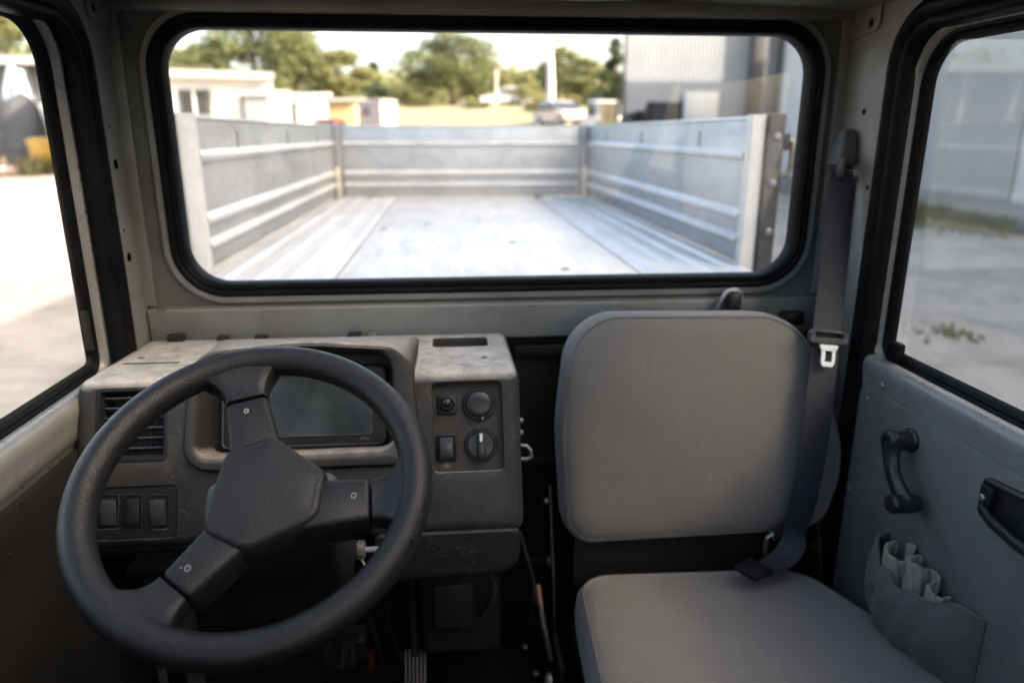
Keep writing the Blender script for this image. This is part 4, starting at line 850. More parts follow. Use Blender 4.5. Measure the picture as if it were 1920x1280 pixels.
# buckle stalk between the cushions
q = Vector((0.612, 1.205, 0.975))
MB().tube([q + Vector((0.015, 0.03, -0.05)), q + Vector((0, 0.01, -0.02)), q + Vector((-0.003, 0, 0.012)), q + Vector((0.006, 0.0, 0.022)), q + Vector((0.016, 0.006, 0.004))], 0.0045, 8).build('buckle_wire', 'worn_steel', belt)
MB().box(q + Vector((0.030, 0.0, 0.022)), (0.034, 0.014, 0.030), Matrix.Rotation(R(20), 3, 'Y')).build('buckle', 'black_gloss', belt, bevel=0.003)
# backrest latch striker on the waist rail and a bracket beside it
st = empty('seat_latch', (0.572, 1.41, 1.385), 'small metal and black latch hook on the rail above the seat', 'latch')
MB().tube(crv([(0.553, 1.423, 1.385), (0.550, 1.402, 1.412), (0.560, 1.390, 1.440), (0.580, 1.390, 1.444), (0.592, 1.394, 1.430), (0.590, 1.400, 1.402)], 5), 0.0046, 10).build('hook', 'steel', st)
MB().bb(0.565, 0.590, 1.380, 1.4235, 1.404, 1.440).build('latch_body', 'black_gloss', st, bevel=0.005, seg=3)
bkt = empty('wall_bracket', (0.715, 1.42, 1.365), 'black bracket on the wall beside the belt', 'bracket')
MB().bb(0.688, 0.740, 1.405, 1.4235, 1.362, 1.392).build('bracket_plate', 'black_plastic', bkt, bevel=0.006); MB().bb(0.700, 0.735, 1.39, 1.4045, 1.340, 1.364).build('bracket_foot', 'rust_foam', bkt, bevel=0.004)

# ================================================================== cargo bed
bed = empty('cargo_bed', (0.10, 3.5, 1.15), 'galvanised drop-side cargo bed seen through the rear window', 'cargo bed')
BZ, BT, BX0, BX1, BY0, BY1 = 1.330, 1.790, -0.745, 0.952, 1.90, 4.99
RIBZ = ((1.683, 0.020), (1.494, 0.022), (1.416, 0.020))
for x0, x1 in ((BX0, -0.350), (-0.342, 0.592), (0.600, BX1)):
    fpn = MB().bb(x0, x1, BY0, BY1 + 0.02, BZ - 0.02, BZ).build('floor_panel', 'bed_floor', bed, bevel=0.003)
    if x1 - x0 < 0.6:
        n = 4
        for k in range(n):
            c = x0 + (x1 - x0) * (k + 0.6) / n
            lp = [(c - 0.030, BZ + 0.0005), (c - 0.018, BZ + 0.011), (c + 0.018, BZ + 0.011), (c + 0.030, BZ + 0.0005)]
            MB().loft([[Vector((x, y, z)) for x, z in lp] for y in (BY0 + 0.02, BY1 - 0.02)], closed=False).build('floor_rib', 'bed_rib', fpn, ang=20)
    else:
        for px, py in ((800, 420), (960, 455), (1060, 505), (720, 430)):
            p = atz(px, py, BZ); MB().cyl((p.x, p.y, BZ - 0.001), (0, 0, 1), [(0.016, 0), (0.015, 0.004), (0.006, 0.006), (0, 0.006)], 12).build('floor_bolt', 'bed_post', fpn)
MB().bb(BX0 - 0.02, BX1 + 0.02, BY0 - 0.03, BY0, 1.10, BZ + 0.010).build('front_beam', 'bed_side', bed, bevel=0.004)
def sideboard(X, s):
    y0, y1 = 2.275, 4.955
    b = MB().bb(min(X, X + s * 0.022), max(X, X + s * 0.022), y0, y1, BZ + 0.012, BT).build('side_board', 'bed_side', bed, bevel=0.004)
    for z, h in RIBZ:
        lp = [(X - s * -0.0005, z - h), (X - s * 0.016, z - h * 0.45), (X - s * 0.020, z - h * 0.1), (X - s * 0.0195, z + h * 0.25), (X + s * 0.0005, z + h)]
        MB().loft([[Vector((x, y, zz)) for x, zz in lp] for y in (y0 + 0.004, y1 - 0.004)], closed=False, ).build('board_rib', 'bed_rib', b, ang=18)
    MB().bb(min(X - s * 0.004, X + s * 0.026), max(X - s * 0.004, X + s * 0.026), y0, y1, BT + 0.0002, BT + 0.012).build('top_cap', 'bed_rib', b, bevel=0.003)
    for y in (2.75, 3.6, 4.4): MB().bb(min(X - s * 0.002, X), max(X - s * 0.002, X), y - 0.012, y + 0.012, 1.70, 1.76).build('wear_plate', 'bed_post', b)
    # near end: pressed channel and hinge post
    lp = rpoly([(X - s * 0.020, 2.272), (X - s * 0.020, 2.235), (X + s * 0.030, 2.235), (X + s * 0.030, 2.272)], 0.006, 3)
    MB().loft([[Vector((p.x, p.y, z)) for p in lp] for z in (BZ - 0.02, BT + 0.016)], cap0=True, cap1=True).build('end_channel', 'bed_rib', bed, ang=30)
    po = MB().bb(min(X + s * 0.034, X + s * 0.085), max(X + s * 0.034, X + s * 0.085), 2.22, 2.29, 1.05, BT + 0.020).build('corner_post', 'post_black' if s > 0 else 'bed_side', bed, bevel=0.006)
    for z in (1.74, 1.60, 1.45): MB().cyl((X + s * 0.060, 2.2195, z), (0, -1, 0), [(0.012, 0), (0.012, 0.006), (0.006, 0.009), (0, 0.009)], 12).build('post_bolt', 'bed_post', po)
    # far corner post
    x0, x1 = (X + s * 0.02, X - s * 0.055) ; pr_ = MB().bb(min(x0, x1), max(x0, x1), 4.957, 5.03, 1.05, BT + 0.01).build('corner_post', 'bed_post', bed, bevel=0.006)
    MB().bb(min(X - s * 0.012, X - s * 0.040), max(X - s * 0.012, X - s * 0.040), 4.945, 4.9565, BZ + 0.002, 1.54).build('post_pad', 'cream_paint', pr_, bevel=0.004)
sideboard(BX0, -1); sideboard(BX1, 1)
lt = MB().tube(crv([(1.038, 2.25, 1.735), (1.068, 2.24, 1.728), (1.074, 2.238, 1.69), (1.070, 2.238, 1.635), (1.040, 2.245, 1.622)], 5), 0.0085, 10).build('latch_handle', 'zinc', bed)
MB().bb(1.036, 1.060, 2.225, 2.26, 1.70, 1.75).build('latch_pivot', 'post_black', lt, bevel=0.004)
tg_ = MB().bb(BX0 + 0.060, BX1 - 0.060, 4.985, 5.010, BZ + 0.012, BT).build('tailgate', 'bed_side', bed, bevel=0.004)
for z, h in RIBZ:
    lp = [(4.986, z - h), (4.969, z - h * 0.45), (4.965, z - h * 0.1), (4.9655, z + h * 0.25), (4.986, z + h)]
    MB().loft([[Vector((x, y, zz)) for y, zz in lp] for x in (BX0 + 0.065, BX1 - 0.065)], closed=False).build('board_rib', 'bed_rib', tg_, ang=18)
MB().bb(BX0 + 0.060, BX1 - 0.060, 4.982, 5.014, BT + 0.0002, BT + 0.012).build('top_cap', 'bed_rib', tg_, bevel=0.003)
for px in (700, 1010): p = at(px, 374, 4.95); MB().bb(p.x - 0.03, p.x + 0.03, 4.93, 4.98, BZ + 0.001, BZ + 0.02).build('tailgate_hinge', 'bed_post', bed, bevel=0.004)
for sx in (-0.25, 0.45): MB().bb(sx - 0.05, sx + 0.05, 1.55, 5.0, 0.85, 1.049).build('chassis_rail', 'post_black', bed)
for k in range(6): y = 2.0 + 0.55 * k; MB().bb(BX0, BX1, y, y + 0.06, 1.05, BZ - 0.021).build('cross_member', 'post_black', bed)
def road_wheel(c, r, w_, parent):
    t_ = MB().cyl((c[0] - w_ / 2, c[1], c[2]), (1, 0, 0), [(r * 0.62, 0), (r * 0.95, 0.0), (r, 0.02), (r, w_ - 0.02), (r * 0.95, w_), (r * 0.62, w_)], 32).build('wheel', 'tyre', parent, ang=40)
    MB().cyl((c[0] - w_ / 2 + 0.01, c[1], c[2]), (1, 0, 0), [(r * 0.63, 0), (r * 0.55, 0.03), (0.05, 0.02), (0.05, w_ - 0.04), (r * 0.55, w_ - 0.05), (r * 0.63, w_ - 0.02)], 24).build('wheel_rim', 'dark_metal', t_)
for c in ((-0.48, 4.0, 0.38), (0.68, 4.0, 0.38), (-0.48, 0.15, 0.38), (0.68, 0.15, 0.38)): road_wheel(c, 0.38, 0.2, bed)

# ================================================================== the yard
def G(px, y): p = at(px, 250, y); return Vector((p.x, y, gz(p.x, y)))
# ---- large grey hall on the right
hall = empty('grey_hall', (14, 10, 0), 'tall grey panelled hall along the right side of the yard', 'building')
HX, HH = 10.2, 9.6
m = MB().bb(HX, 30, -14, 23.0, -0.2, HH).build('wall', 'hall_wall', hall)
MB().bb(HX - 0.3, 30.3, -14.3, 23.3, HH, HH + 0.35).build('roof', 'roof_sheet', hall)
for k in range(7):
    y0 = -13.8 + 5.25 * k; MB().bb(HX - 0.06, HX - 0.001, y0, y0 + 5.15, 0.55, HH - 0.1).build('wall_panel', 'hall_wall' if k != 5 else 'grey_wall', hall, bevel=0.015)
MB().bb(HX - 0.10, HX - 0.001, -14, 23.0, -0.1, 0.53).build('plinth', 'base_wall', hall, bevel=0.02)
for y in (10.0, 22.6): MB().bb(HX - 0.35, HX - 0.11, y - 0.28, y + 0.28, -0.1, HH - 0.2).build('steel_column', 'dark_wall', hall, bevel=0.03)
MB().tube([(HX - 0.2, 17.3, HH), (HX - 0.2, 17.3, 0.3)], 0.07, 10).build('downpipe', 'grey_wall', hall)
# ---- lighter corrugated hall beyond, gable towards the yard
a = at(1168, 200, 27); b = at(1396, 200, 27); ann = empty('corrugated_shed', (a.x, 27, 0), 'pale corrugated shed wall behind the dark trailer', 'building')
FT = [(a.x, 27.0), (16.5, 27.0), (18.5, 33.0), (a.x * 33.4 / 27, 33.0)]
MB().loft([[Vector((x, y, z)) for x, y in FT] for z in (-0.2, 8.2)], cap0=True, cap1=True).build('wall', 'hall_panel', ann)
nr = 30; w_ = (b.x - a.x) / nr
for k in range(nr):
    x0 = a.x + w_ * k; lp = [(x0, 27.0 - 0.002), (x0 + w_ * 0.25, 26.988), (x0 + w_ * 0.6, 26.988), (x0 + w_ * 0.85, 27.0 - 0.002)]
    MB().loft([[Vector((x, y, z)) for x, y in lp] for z in (0.0, 8.15)], closed=False).build('sheet_rib', 'hall_panel', ann, ang=15)
MB().loft([[Vector((x, y, z)) for x, y in FT] for z in (8.201, 8.45)], cap0=True, cap1=True).build('roof', 'roof_sheet', ann)
MB().bb(a.x - 0.06, a.x + 0.06, 26.93, 26.999, 0, 8.2).build('corner_trim', 'dark_wall', ann)
MB().bb(b.x, b.x + 0.5, 26.6, 26.99, 0, 8.2).build('corner_post', 'dark_wall', ann, bevel=0.04)
p0 = at(1285, 172, 26.9); p1 = at(1345, 215, 26.9); MB().bb(p0.x, p1.x, 26.88, 26.945, p1.z - 0.6, p0.z).build('notice_board', 'white_wall', ann, bevel=0.01)
# ---- weeds along the wall base
def weed(name, label, c, h, n, mat='weed_green', spread=0.35):
    r = random.Random(sum(map(ord, label)) + n); mm = MB()
    for k in range(n):
        a = r.uniform(0, 6.28); l = h * r.uniform(0.5, 1.1); d = Vector((math.cos(a), math.sin(a), 0)); b0 = Vector(c) + Vector((r.gauss(0, spread), r.gauss(0, spread), 0)); pd = Vector((-d.y, d.x, 0)) * r.uniform(0.012, 0.035)
        m1 = b0 + d * l * 0.25 + Vector((0, 0, l * 0.6)); tip = b0 + d * l * 0.6 + Vector((0, 0, l * 0.95))
        mm.add([b0 - pd * 0.4, b0 + pd * 0.4, m1 + pd, m1 - pd, tip], [(0, 1, 2, 3), (3, 2, 4)])
    o = mm.build(name, mat, ang=80); return tag(o, label, 'plant', 'weeds along the hall')
for px, y, h, lab in ((1668, 16.5, 0.7, 'tallest yellow weed clump at the foot of the grey hall'), (1735, 15.2, 0.5, 'weed clump against the hall wall seen through the right window'), (1800, 14.2, 0.55, 'green weed clump in the middle of the right window'), (1850, 13.2, 0.4, 'low weeds near the dark column of the hall'), (1905, 12.4, 0.4, 'low weeds at the edge of the right window')):
    p = at(px, 300, y); weed('weed_clump', lab, (min(p.x, HX - 0.4), y, 0), h, 150, spread=0.45)
for px, py, lab in ((1765, 625, 'dry weed tuft on the open ground outside the right window'),):
    p = atz(px, py, 0); weed('weed_tuft', lab, p, 0.05, 60, spread=0.16)
# ---- low white workshop left of centre
wsh = empty('white_workshop', (-10.5, 28, 0), 'low white workshop with flat grey roof left of the bed', 'building')
pa = at(300, 128, 28); pb = at(508, 128, 28); zr = at(420, 128, 28).z
gx0, gx1 = -13.3, pb.x
MB().loft([[Vector((x, y, z)) for x, y in ((gx0, 28.0), (gx1, 28.0), (gx1 * 35.5 / 28, 35), (gx0 - 2, 35))] for z in (-0.2, zr - 0.25)], cap0=True, cap1=True).build('wall', 'white_wall', wsh)
rf = MB(); rf.loft([[Vector((x, y, z + (0.0 if x < -9 else -0.15))) for x, y, z in ((gx0 - 0.4, 27.5, zr - 0.25 + dz), (gx1 + 0.2, 27.5, zr - 0.25 + dz), ((gx1 + 0.1) * 35.8 / 27.5, 35.3, zr + 0.35 + dz), (gx0 - 2.4, 35.3, zr + 0.35 + dz))] for dz in (0.0, 0.24)], cap0=True, cap1=True).build('roof', 'roof_sheet', wsh)
p0 = at(333, 168, 27.95); p1 = at(398, 216, 27.95)
wd = MB().bb(p0.x, p1.x, 27.93, 27.998, p1.z, p0.z).build('window', 'dark_wall', wsh); MB().bb(p0.x + 0.12, p1.x - 0.12, 27.90, 27.928, p1.z + 0.1, p0.z - 0.1).build('pane', 'far_glass', wd)
MB().bb((p0.x + p1.x) / 2 - 0.05, (p0.x + p1.x) / 2 + 0.05, 27.88, 27.9, p1.z, p0.z).build('mullion', 'white_wall', wd)
p0 = at(450, 172, 27.95); p1 = at(474, 215, 27.95); dr = MB().bb(p0.x, p1.x, 27.94, 27.998, gz(-8, 28), p0.z).build('door', 'dark_wall', wsh)
p0 = at(412, 205, 27.9)
# ---- small sheds right of the workshop
def shed(name, label, px0, px1, pyt, y, depth, wm, rm, over=0.2, slope=0.25, door=None):
    a = at(px0, pyt, y); b = at(px1, pyt, y); z0 = min(gz(a.x, y), gz(b.x, y)) - 0.3; e = empty(name, ((a.x + b.x) / 2, y, z0 + 0.3), label, 'shed')
    MB().bb(a.x, b.x, y, y + depth, z0, a.z).build('wall', wm, e)
    MB().loft([[Vector((x, yy, z)) for yy, z in ((y - over, a.z + 0.001), (y - over, a.z + 0.14), (y + depth + over, a.z + 0.14 + slope), (y + depth + over, a.z + 0.001 + slope))] for x in (a.x - over, b.x + over)], cap0=True, cap1=True).build('roof', rm, e)
    if door:
        q0 = at(door[0], 240, y); q1 = at(door[1], 240, y); MB().bb(q0.x, q1.x, y - 0.03, y - 0.001, z0 + 0.3, a.z - 0.25).build('door', door[2], e)
    return e
shed('grey_shed', 'small grey lean-to against the white workshop', 456, 502, 180, 27.4, 3, 'grey_wall', 'roof_sheet', 0.1, 0.2)
shed('white_shed', 'long white shed with thin grey roof right of the workshop', 506, 578, 182, 33, 5, 'white_wall', 'roof_sheet', 0.25, 0.3, (548, 560, 'dark_wall'))
shed('tan_shed', 'tan lean-to roof on posts behind the left side board', 596, 662, 190, 40, 4, 'tan_paint', 'roof_sheet', 0.3, 0.2)
def container():
    y = 36; a = at(667, 190, y); b = at(713, 190, y); c = at(742, 192, y + 1.5); z0 = gz(a.x, y) - 0.1
    e = empty('site_cabin', (b.x, y, z0), 'grey and cream site cabin above the tailgate corner', 'cabin')
    lp = [Vector((a.x, y + 0.7)), Vector((b.x, y)), Vector((c.x, y + 1.6)), Vector((a.x + (c.x - b.x), y + 2.6))]
    MB().loft([[Vector((p.x, p.y, z)) for p in lp] for z in (z0, a.z)], cap0=True, cap1=True).build('body', 'grey_wall', e)
    n1 = (lp[2] - lp[1]); MB().add([Vector((lp[1].x + 0.01, lp[1].y - 0.02, z0 + 0.1)), Vector((lp[2].x + 0.01, lp[2].y - 0.02, z0 + 0.1)), Vector((lp[2].x + 0.01, lp[2].y - 0.02, a.z - 0.05)), Vector((lp[1].x + 0.01, lp[1].y - 0.02, a.z - 0.05))], [(0, 1, 2, 3)]).build('end_panel', 'cream_wall', e, solid=0.02)
    MB().loft([[Vector((p.x, p.y, z)) for p in inset(lp, -0.06)] for z in (a.z + 0.001, a.z + 0.10)], cap0=True, cap1=True).build('roof', 'roof_sheet', e)
    q = at(684, 208, y); MB().bb(q.x - 0.18, q.x + 0.18, y + 0.30, y + 0.42, q.z - 0.2, q.z + 0.2).build('window', 'dark_wall', e)
container()
# ---- vehicles beyond the bed
def car(name, label, px, y, rz, paint, L=4.2, W=1.75, H=1.48, pickup=False, cat='car'):
    c = G(px, y); e = empty(name, tuple(c), label, cat, None); cs, sn = math.cos(rz), math.sin(rz)
    def T(x, yy, z): return Vector((c.x + x * cs - yy * sn, c.y + x * sn + yy * cs, c.z + z))
    lowp = [(-L / 2, 0.35), (-L / 2 + 0.02, 0.78), (-L / 2 + 0.25, 0.90), (L * 0.22, 0.92), (L / 2 - 0.15, 0.80), (L / 2, 0.62), (L / 2, 0.32)]
    m = MB(); loops = []
    for wy, k in ((-W / 2 + 0.05, 0.97), (-W / 2, 1.0), (W / 2, 1.0), (W / 2 - 0.05, 0.97)): loops.append([T(x * k, wy, z) for x, z in lowp])
    m.loft(loops, cap0=True, cap1=True).build('body', paint, e, bevel=0.05, seg=3)
    cabp = [(-L * 0.42, 0.88), (-L * 0.33, H - 0.04), (-L * 0.05, H), (L * 0.06, H - 0.03), (L * 0.24, 0.90)] if not pickup else [(-L * 0.10, 0.88), (-L * 0.08, H - 0.02), (L * 0.04, H), (L * 0.13, H - 0.03), (L * 0.26, 0.90)]
    cb = MB().loft([[T(x, wy * (1 - 0.16 * (z - 0.88) / (H - 0.88)), z) for x, z in cabp] for wy in (-W / 2 + 0.08, W / 2 - 0.08)], cap0=True, cap1=True).build('cabin', paint, e, bevel=0.05, seg=3)
    # glazing panes set just proud of the cabin
    def pane(p, q, r_, s__): MB().add([p, q, r_, s__], [(0, 1, 2, 3)]).build('window', 'screen_glass', cb, solid=0.02)
    hw = W / 2 - 0.11
    f0, f1 = cabp[-1], cabp[-2]; pane(T(f0[0] - 0.02, -hw, f0[1] + 0.04), T(f0[0] - 0.02, hw, f0[1] + 0.04), T(f1[0] + 0.06, hw * 0.86, f1[1] - 0.05), T(f1[0] + 0.06, -hw * 0.86, f1[1] - 0.05))
    r0, r1 = cabp[0], cabp[1]; pane(T(r0[0] - 0.01, -hw, r0[1] + 0.06), T(r0[0] - 0.01, hw, r0[1] + 0.06), T(r1[0] - 0.04, hw * 0.86, r1[1] - 0.05), T(r1[0] - 0.04, -hw * 0.86, r1[1] - 0.05))
    for s in (-1, 1):
        ys = s * (W / 2 - 0.06); yt = s * (W / 2 - 0.155); pane(T(r0[0] + 0.15, ys, 0.96), T(f0[0] - 0.15, ys, 0.96), T(f1[0] - 0.02, yt, H - 0.10), T(r1[0] + 0.08, yt, H - 0.12))
        for xw in (-L * 0.31, L * 0.31):
            p = T(xw, s * (W / 2 - 0.10), 0.31); d = Vector((-sn, cs, 0)); wl_ = MB().cyl(p - d * 0.10, d, [(0.2, 0), (0.29, 0.0), (0.31, 0.03), (0.31, 0.17), (0.29, 0.20), (0.2, 0.20)], 20).build('wheel', 'tyre', e); MB().cyl(p - d * 0.103, d, [(0.19, 0), (0.19, 0.206)], 16).build('wheel_rim', 'car_silver', wl_)
        hp = T(L / 2 - 0.02, s * (W / 2 - 0.30), 0.66); MB().box(hp, (0.1, 0.28, 0.14), Matrix.Rotation(rz, 3, 'Z')).build('headlight', 'car_white', e, bevel=0.02)
        tp_ = T(-L / 2 + 0.0, s * (W / 2 - 0.16), 0.72); MB().box(tp_, (0.06, 0.2, 0.16), Matrix.Rotation(rz, 3, 'Z')).build('tail_light', 'car_red', e, bevel=0.02)
    return e
car('parked_car', 'white car parked in front of the long white shed', 545, 30, R(-75), 'car_white')
car('parked_car', 'red car parked left of the grey and cream cabin', 606, 34, R(-95), 'car_red')
car('parked_car', 'silver car parked in the field behind the tailgate', 948, 62, R(185), 'car_silver', H=1.5)
car('parked_car', 'pale pink car parked below the lamp post', 1052, 43, R(-72), 'car_pink')
car('pickup_truck', 'white pickup with dark windows left of the dark trailer', 1128, 40, R(-78), 'car_white', L=4.6, H=1.75, pickup=True, cat='pickup')
def trailer():
    y = 24.5; a = at(1156, 190, y); b = at(1280, 190, y); z0 = gz(a.x, y); e = empty('loaded_trailer', ((a.x + b.x) / 2, y, z0), 'dark trailer piled with scrap in front of the pale shed', 'trailer')
    MB().bb(a.x, b.x, y, y + 2.4, 0.85, 1.0).build('deck', 'post_black', e, bevel=0.02)
    zt = a.z
    for x in (a.x, (a.x + b.x) / 2, b.x - 0.08): MB().bb(x, x + 0.08, y - 0.03, y + 0.05, 1.0, zt).build('stake', 'dark_metal', e)
    r = random.Random(5); mats = ['tarp_dark', 'dark_metal', 'wood', 'tarp_dark', 'rubble', 'post_black']
    for k in range(22):
        w1 = r.uniform(0.3, 0.7); h1 = r.uniform(0.25, 0.55); x = r.uniform(a.x + 0.3, b.x - 0.3); z = r.uniform(1.2, zt - 0.25)
        MB().box((x, y + r.uniform(0.2, 1.6), z), (w1, 0.5, h1), Matrix.Rotation(r.uniform(-0.7, 0.7), 3, 'Y') @ Matrix.Rotation(r.uniform(-0.5, 0.5), 3, 'X')).build('scrap_piece', mats[k % 6], e, bevel=0.04)
    MB().bb(a.x + 1.0, b.x, y - 0.02, y + 0.02, 1.0, zt - 0.02).build('side_panel', 'tarp_dark', e)
    for x in (a.x + 0.7, b.x - 0.7): road_wheel((x, y + 0.3, 0.42), 0.42, 0.24, e)
trailer()
mx = empty('drum_barrel', tuple(G(1143, 25.5)), 'tan upright barrel between the pickup and the trailer', 'barrel'); c = at(1143, 195, 25.5); g0 = gz(c.x, 25.5)
MB().cyl((c.x, 25.5, g0), (0, 0, 1), [(0.28, 0), (0.3, 0.03), (0.29, (c.z - g0) * 0.33), (0.305, (c.z - g0) * 0.34), (0.29, (c.z - g0) * 0.36), (0.29, (c.z - g0) * 0.66), (0.305, (c.z - g0) * 0.67), (0.29, (c.z - g0) * 0.69), (0.3, c.z - g0 - 0.02), (0.27, c.z - g0 - 0.04), (0, c.z - g0 - 0.04)], 24).build('barrel_body', 'tan_paint', mx, ang=40)
MB().cyl((c.x, 25.5, c.z - 0.045), (0, 0, 1), [(0.26, 0), (0.26, 0.02), (0, 0.02)], 24).build('barrel_lid', 'tan_paint', mx, ang=40)
def lamp_post(label, px, y, pyt, r, arm=True):
    g = G(px, y); t = at(px, pyt, y); e = empty('lamp_post', tuple(g), label, 'lamp post')
    MB().tube([g - Vector((0, 0, .3)), Vector((g.x, y, (g.z + t.z) / 2)), t], r, 14, rad=[r * 1.2, r, r * 0.75]).build('pole', 'concrete', e)
    if arm:
        MB().tube([t, t + Vector((0.2, 0, 0.15)), t + Vector((0.9, 0, 0.25))], r * 0.4, 8).build('arm', 'concrete', e); MB().box(t + Vector((1.1, 0, 0.25)), (0.6, 0.25, 0.12)).build('lamp_head', 'car_silver', e, bevel=0.04)
    else: MB().box(t + Vector((0, 0, -0.5)), (0.9, 0.07, 0.07)).build('cross_arm', 'wood', e)
lamp_post('thick pale lamp post in front of the slim tree', 1031, 48, 92, 0.26); lamp_post('thin pale pole right of the biggest tree', 931, 60, 128, 0.09, False)
# ---- junk corner seen through the left window
js = empty('junk_shed', (-21.5, 35, 0), 'grey shed with pale roof behind the junk heap at far left', 'shed'); zt = at(40, 112, 35).z
MB().bb(-30, -16.6, 35, 41, -0.2, zt - 0.2).build('wall', 'junk_wall', js)
MB().loft([[Vector((x, yy, z)) for yy, z in ((34.2, zt - 0.25), (34.2, zt + 0.1), (41.5, zt + 0.5), (41.5, zt + 0.2))] for x in (-30.4, -16.2)], cap0=True, cap1=True).build('roof', 'roof_sheet', js)
for k in range(5): x = -29 + 2.7 * k; MB().bb(x, x + 0.22, 34.9, 34.999, 0, zt - 0.25).build('post', 'hall_panel', js)
for px in (28, 47): q = at(px, 152, 34.9); MB().bb(q.x - 0.17, q.x + 0.17, 34.90, 34.97, q.z - 0.22, q.z + 0.22).build('red_sign', 'car_red', js, bevel=0.02)
def lump(name, label, cat, px, py, y, rx, ry, rz_, mat, seed, rot=0.0):
    c = at(px, py, y); g = gz(c.x, y); r = random.Random(seed); mm = bmesh.new(); bmesh.ops.create_icosphere(mm, subdivisions=3, radius=1)
    for v in mm.verts:
        n_ = mnoise.noise(v.co * 1.6 + Vector((seed, 0, 0))) * 0.35 + mnoise.noise(v.co * 4 + Vector((0, seed, 0))) * 0.12; v.co *= 1 + n_
        v.co = Vector((v.co.x * rx, v.co.y * ry, max(-0.75, v.co.z) * rz_))
    me = bpy.data.meshes.new(name); mm.to_mesh(me); mm.free(); o = link(name, me, mat); o.location = (c.x, y, g + 0.72 * rz_); o.rotation_euler = (0, 0, rot); smooth(o.data, 50); return tag(o, label, cat)
lump('tarp_heap', 'black tarpaulin heap leaning in the junk corner', 'heap', 42, 262, 31, 1.0, 0.8, 1.7, 'tarp_dark', 3)
lump('tarp_heap', 'low black heap at the left picture edge', 'heap', 6, 270, 31, 0.8, 0.8, 1.3, 'tarp_dark', 8)
lump('white_tarp', 'crumpled white tarpaulin above the yellow bin', 'tarpaulin', 78, 240, 32, 0.85, 0.7, 1.55, 'tarp_white', 5)
lump('blue_sack', 'pale blue sack on top of the black heap', 'sack', 36, 190, 32.4, 0.55, 0.5, 2.4, 'sack_blue', 6)
lump('rubble_heap', 'reddish rubble spread on the sunlit ground at far left', 'rubble', 40, 314, 30, 1.6, 0.9, 0.22, 'rubble', 9)
lump('white_stone', 'white stone lying on the ground below the rubble', 'stone', 12, 328, 29.5, 0.32, 0.3, 0.24, 'tarp_white', 12)
for px, y, lab in ((20, 30.2, 'long plank leaning beside the black tarpaulin heap'), (8, 30.0, 'short plank leaning at the left picture edge')):
    a = at(px, 310, y); b = at(px - 14, 205, y + 0.8); d = b - Vector((a.x, a.y, 0)); a = Vector((a.x, a.y, 0.0)); L = d.length
    o = MB().box((0, 0, L / 2), (0.30, 0.05, L)).build('leaning_plank', 'wood', bevel=0.01); o.location = a; o.rotation_euler = d.to_track_quat('Z', 'Y').to_euler(); tag(o, lab, 'plank')
c = at(88, 312, 30); yb = empty('yellow_bin', (c.x, 30, 0), 'bright yellow plastic bin in the junk corner', 'bin')
MB().cyl((c.x, 30, 0), (0, 0, 1), [(0.42, 0), (0.46, 0.05), (0.52, 1.35), (0.56, 1.38), (0.56, 1.45), (0.50, 1.45), (0.48, 1.30), (0, 1.28)], 24).build('bin_body', 'yellow_plastic', yb, ang=40)
MB().cyl((c.x, 30, 1.46), (0, 0, 1), [(0.57, 0), (0.56, 0.06), (0.40, 0.13), (0, 0.16)], 24).build('bin_lid', 'yellow_plastic', yb, ang=40)
c = at(68, 318, 29.2); weed('green_bush', 'small green bush in front of the yellow bin', (c.x, 29.2, 0), 1.1, 260, 'weed_green', 0.3)

# ================================================================== trees
def tree_mesh(seed, H, W, leafm, conic=False, n=5200, ls=0.50, base=0.22):
    r = random.Random(seed); cl = []
    for k in range(44 if not conic else 34):
        if conic:
            f = r.random() ** 0.8; z = H * (base + (1 - base) * f); rad = W * (1 - f) * 0.9 + 0.15; a = r.uniform(0, 6.28); q = r.random() ** 0.5
            cl.append((Vector((math.cos(a) * rad * q, math.sin(a) * rad * q, z)), 0.35 + rad * 0.35))
        else:
            a = r.uniform(0, 6.28); f = r.random(); z = H * (base + 0.08 + (0.90 - base) * f); env = math.sin(math.pi * min(1, (f * 0.86 + 0.12))) ** 0.7; q = r.random() ** 0.45 * W * env * 0.82
            cl.append((Vector((math.cos(a) * q, math.sin(a) * q, z)), W * r.uniform(0.20, 0.40)))
    mm = MB(); vs, fs = [], []
    for k in range(n):
        c, rad = cl[r.randrange(len(cl))]
        d = Vector((r.gauss(0, 1), r.gauss(0, 1), r.gauss(0, 1))).normalized(); p = c + d * rad * (r.random() ** 0.4); p.z = max(p.z, H * base * 0.8)
        u = Vector((r.gauss(0, 1), r.gauss(0, 1), r.gauss(0, 0.6))).normalized(); v = (d.cross(u) + Vector((0, 0, 0.01))).normalized(); s_ = ls * r.uniform(0.5, 1.1); b = len(vs)
        vs += [p - u * s_ * .5, p + v * s_ * .35, p + u * s_ * .5, p - v * s_ * .35]; fs.append((b, b + 1, b + 2, b + 3))
    crown = bpy.data.meshes.new('crown'); crown.from_pydata([tuple(x) for x in vs], [], fs); crown.materials.append(M[leafm])
    tr = MB(); tr.tube([(0, 0, -0.4), (0.05, 0, H * 0.3), (0, 0.1, H * 0.75)], 0.3, 8, rad=[H * 0.028, H * 0.02, H * 0.006])
    for c, rad in cl[:9]: st_ = Vector((0.03, 0, H * r.uniform(0.2, 0.5))); tr.tube([st_, st_ * 0.5 + c * 0.5 + Vector((0, 0, -0.2)), c], 0.05, 6, rad=[H * 0.011, H * 0.007, H * 0.003])
    tm = bpy.data.meshes.new('trunk'); tm.from_pydata(tr.v, [], tr.f); tm.materials.append(M['bark'])
    for f in tm.polygons: f.use_smooth = True
    return tm, crown
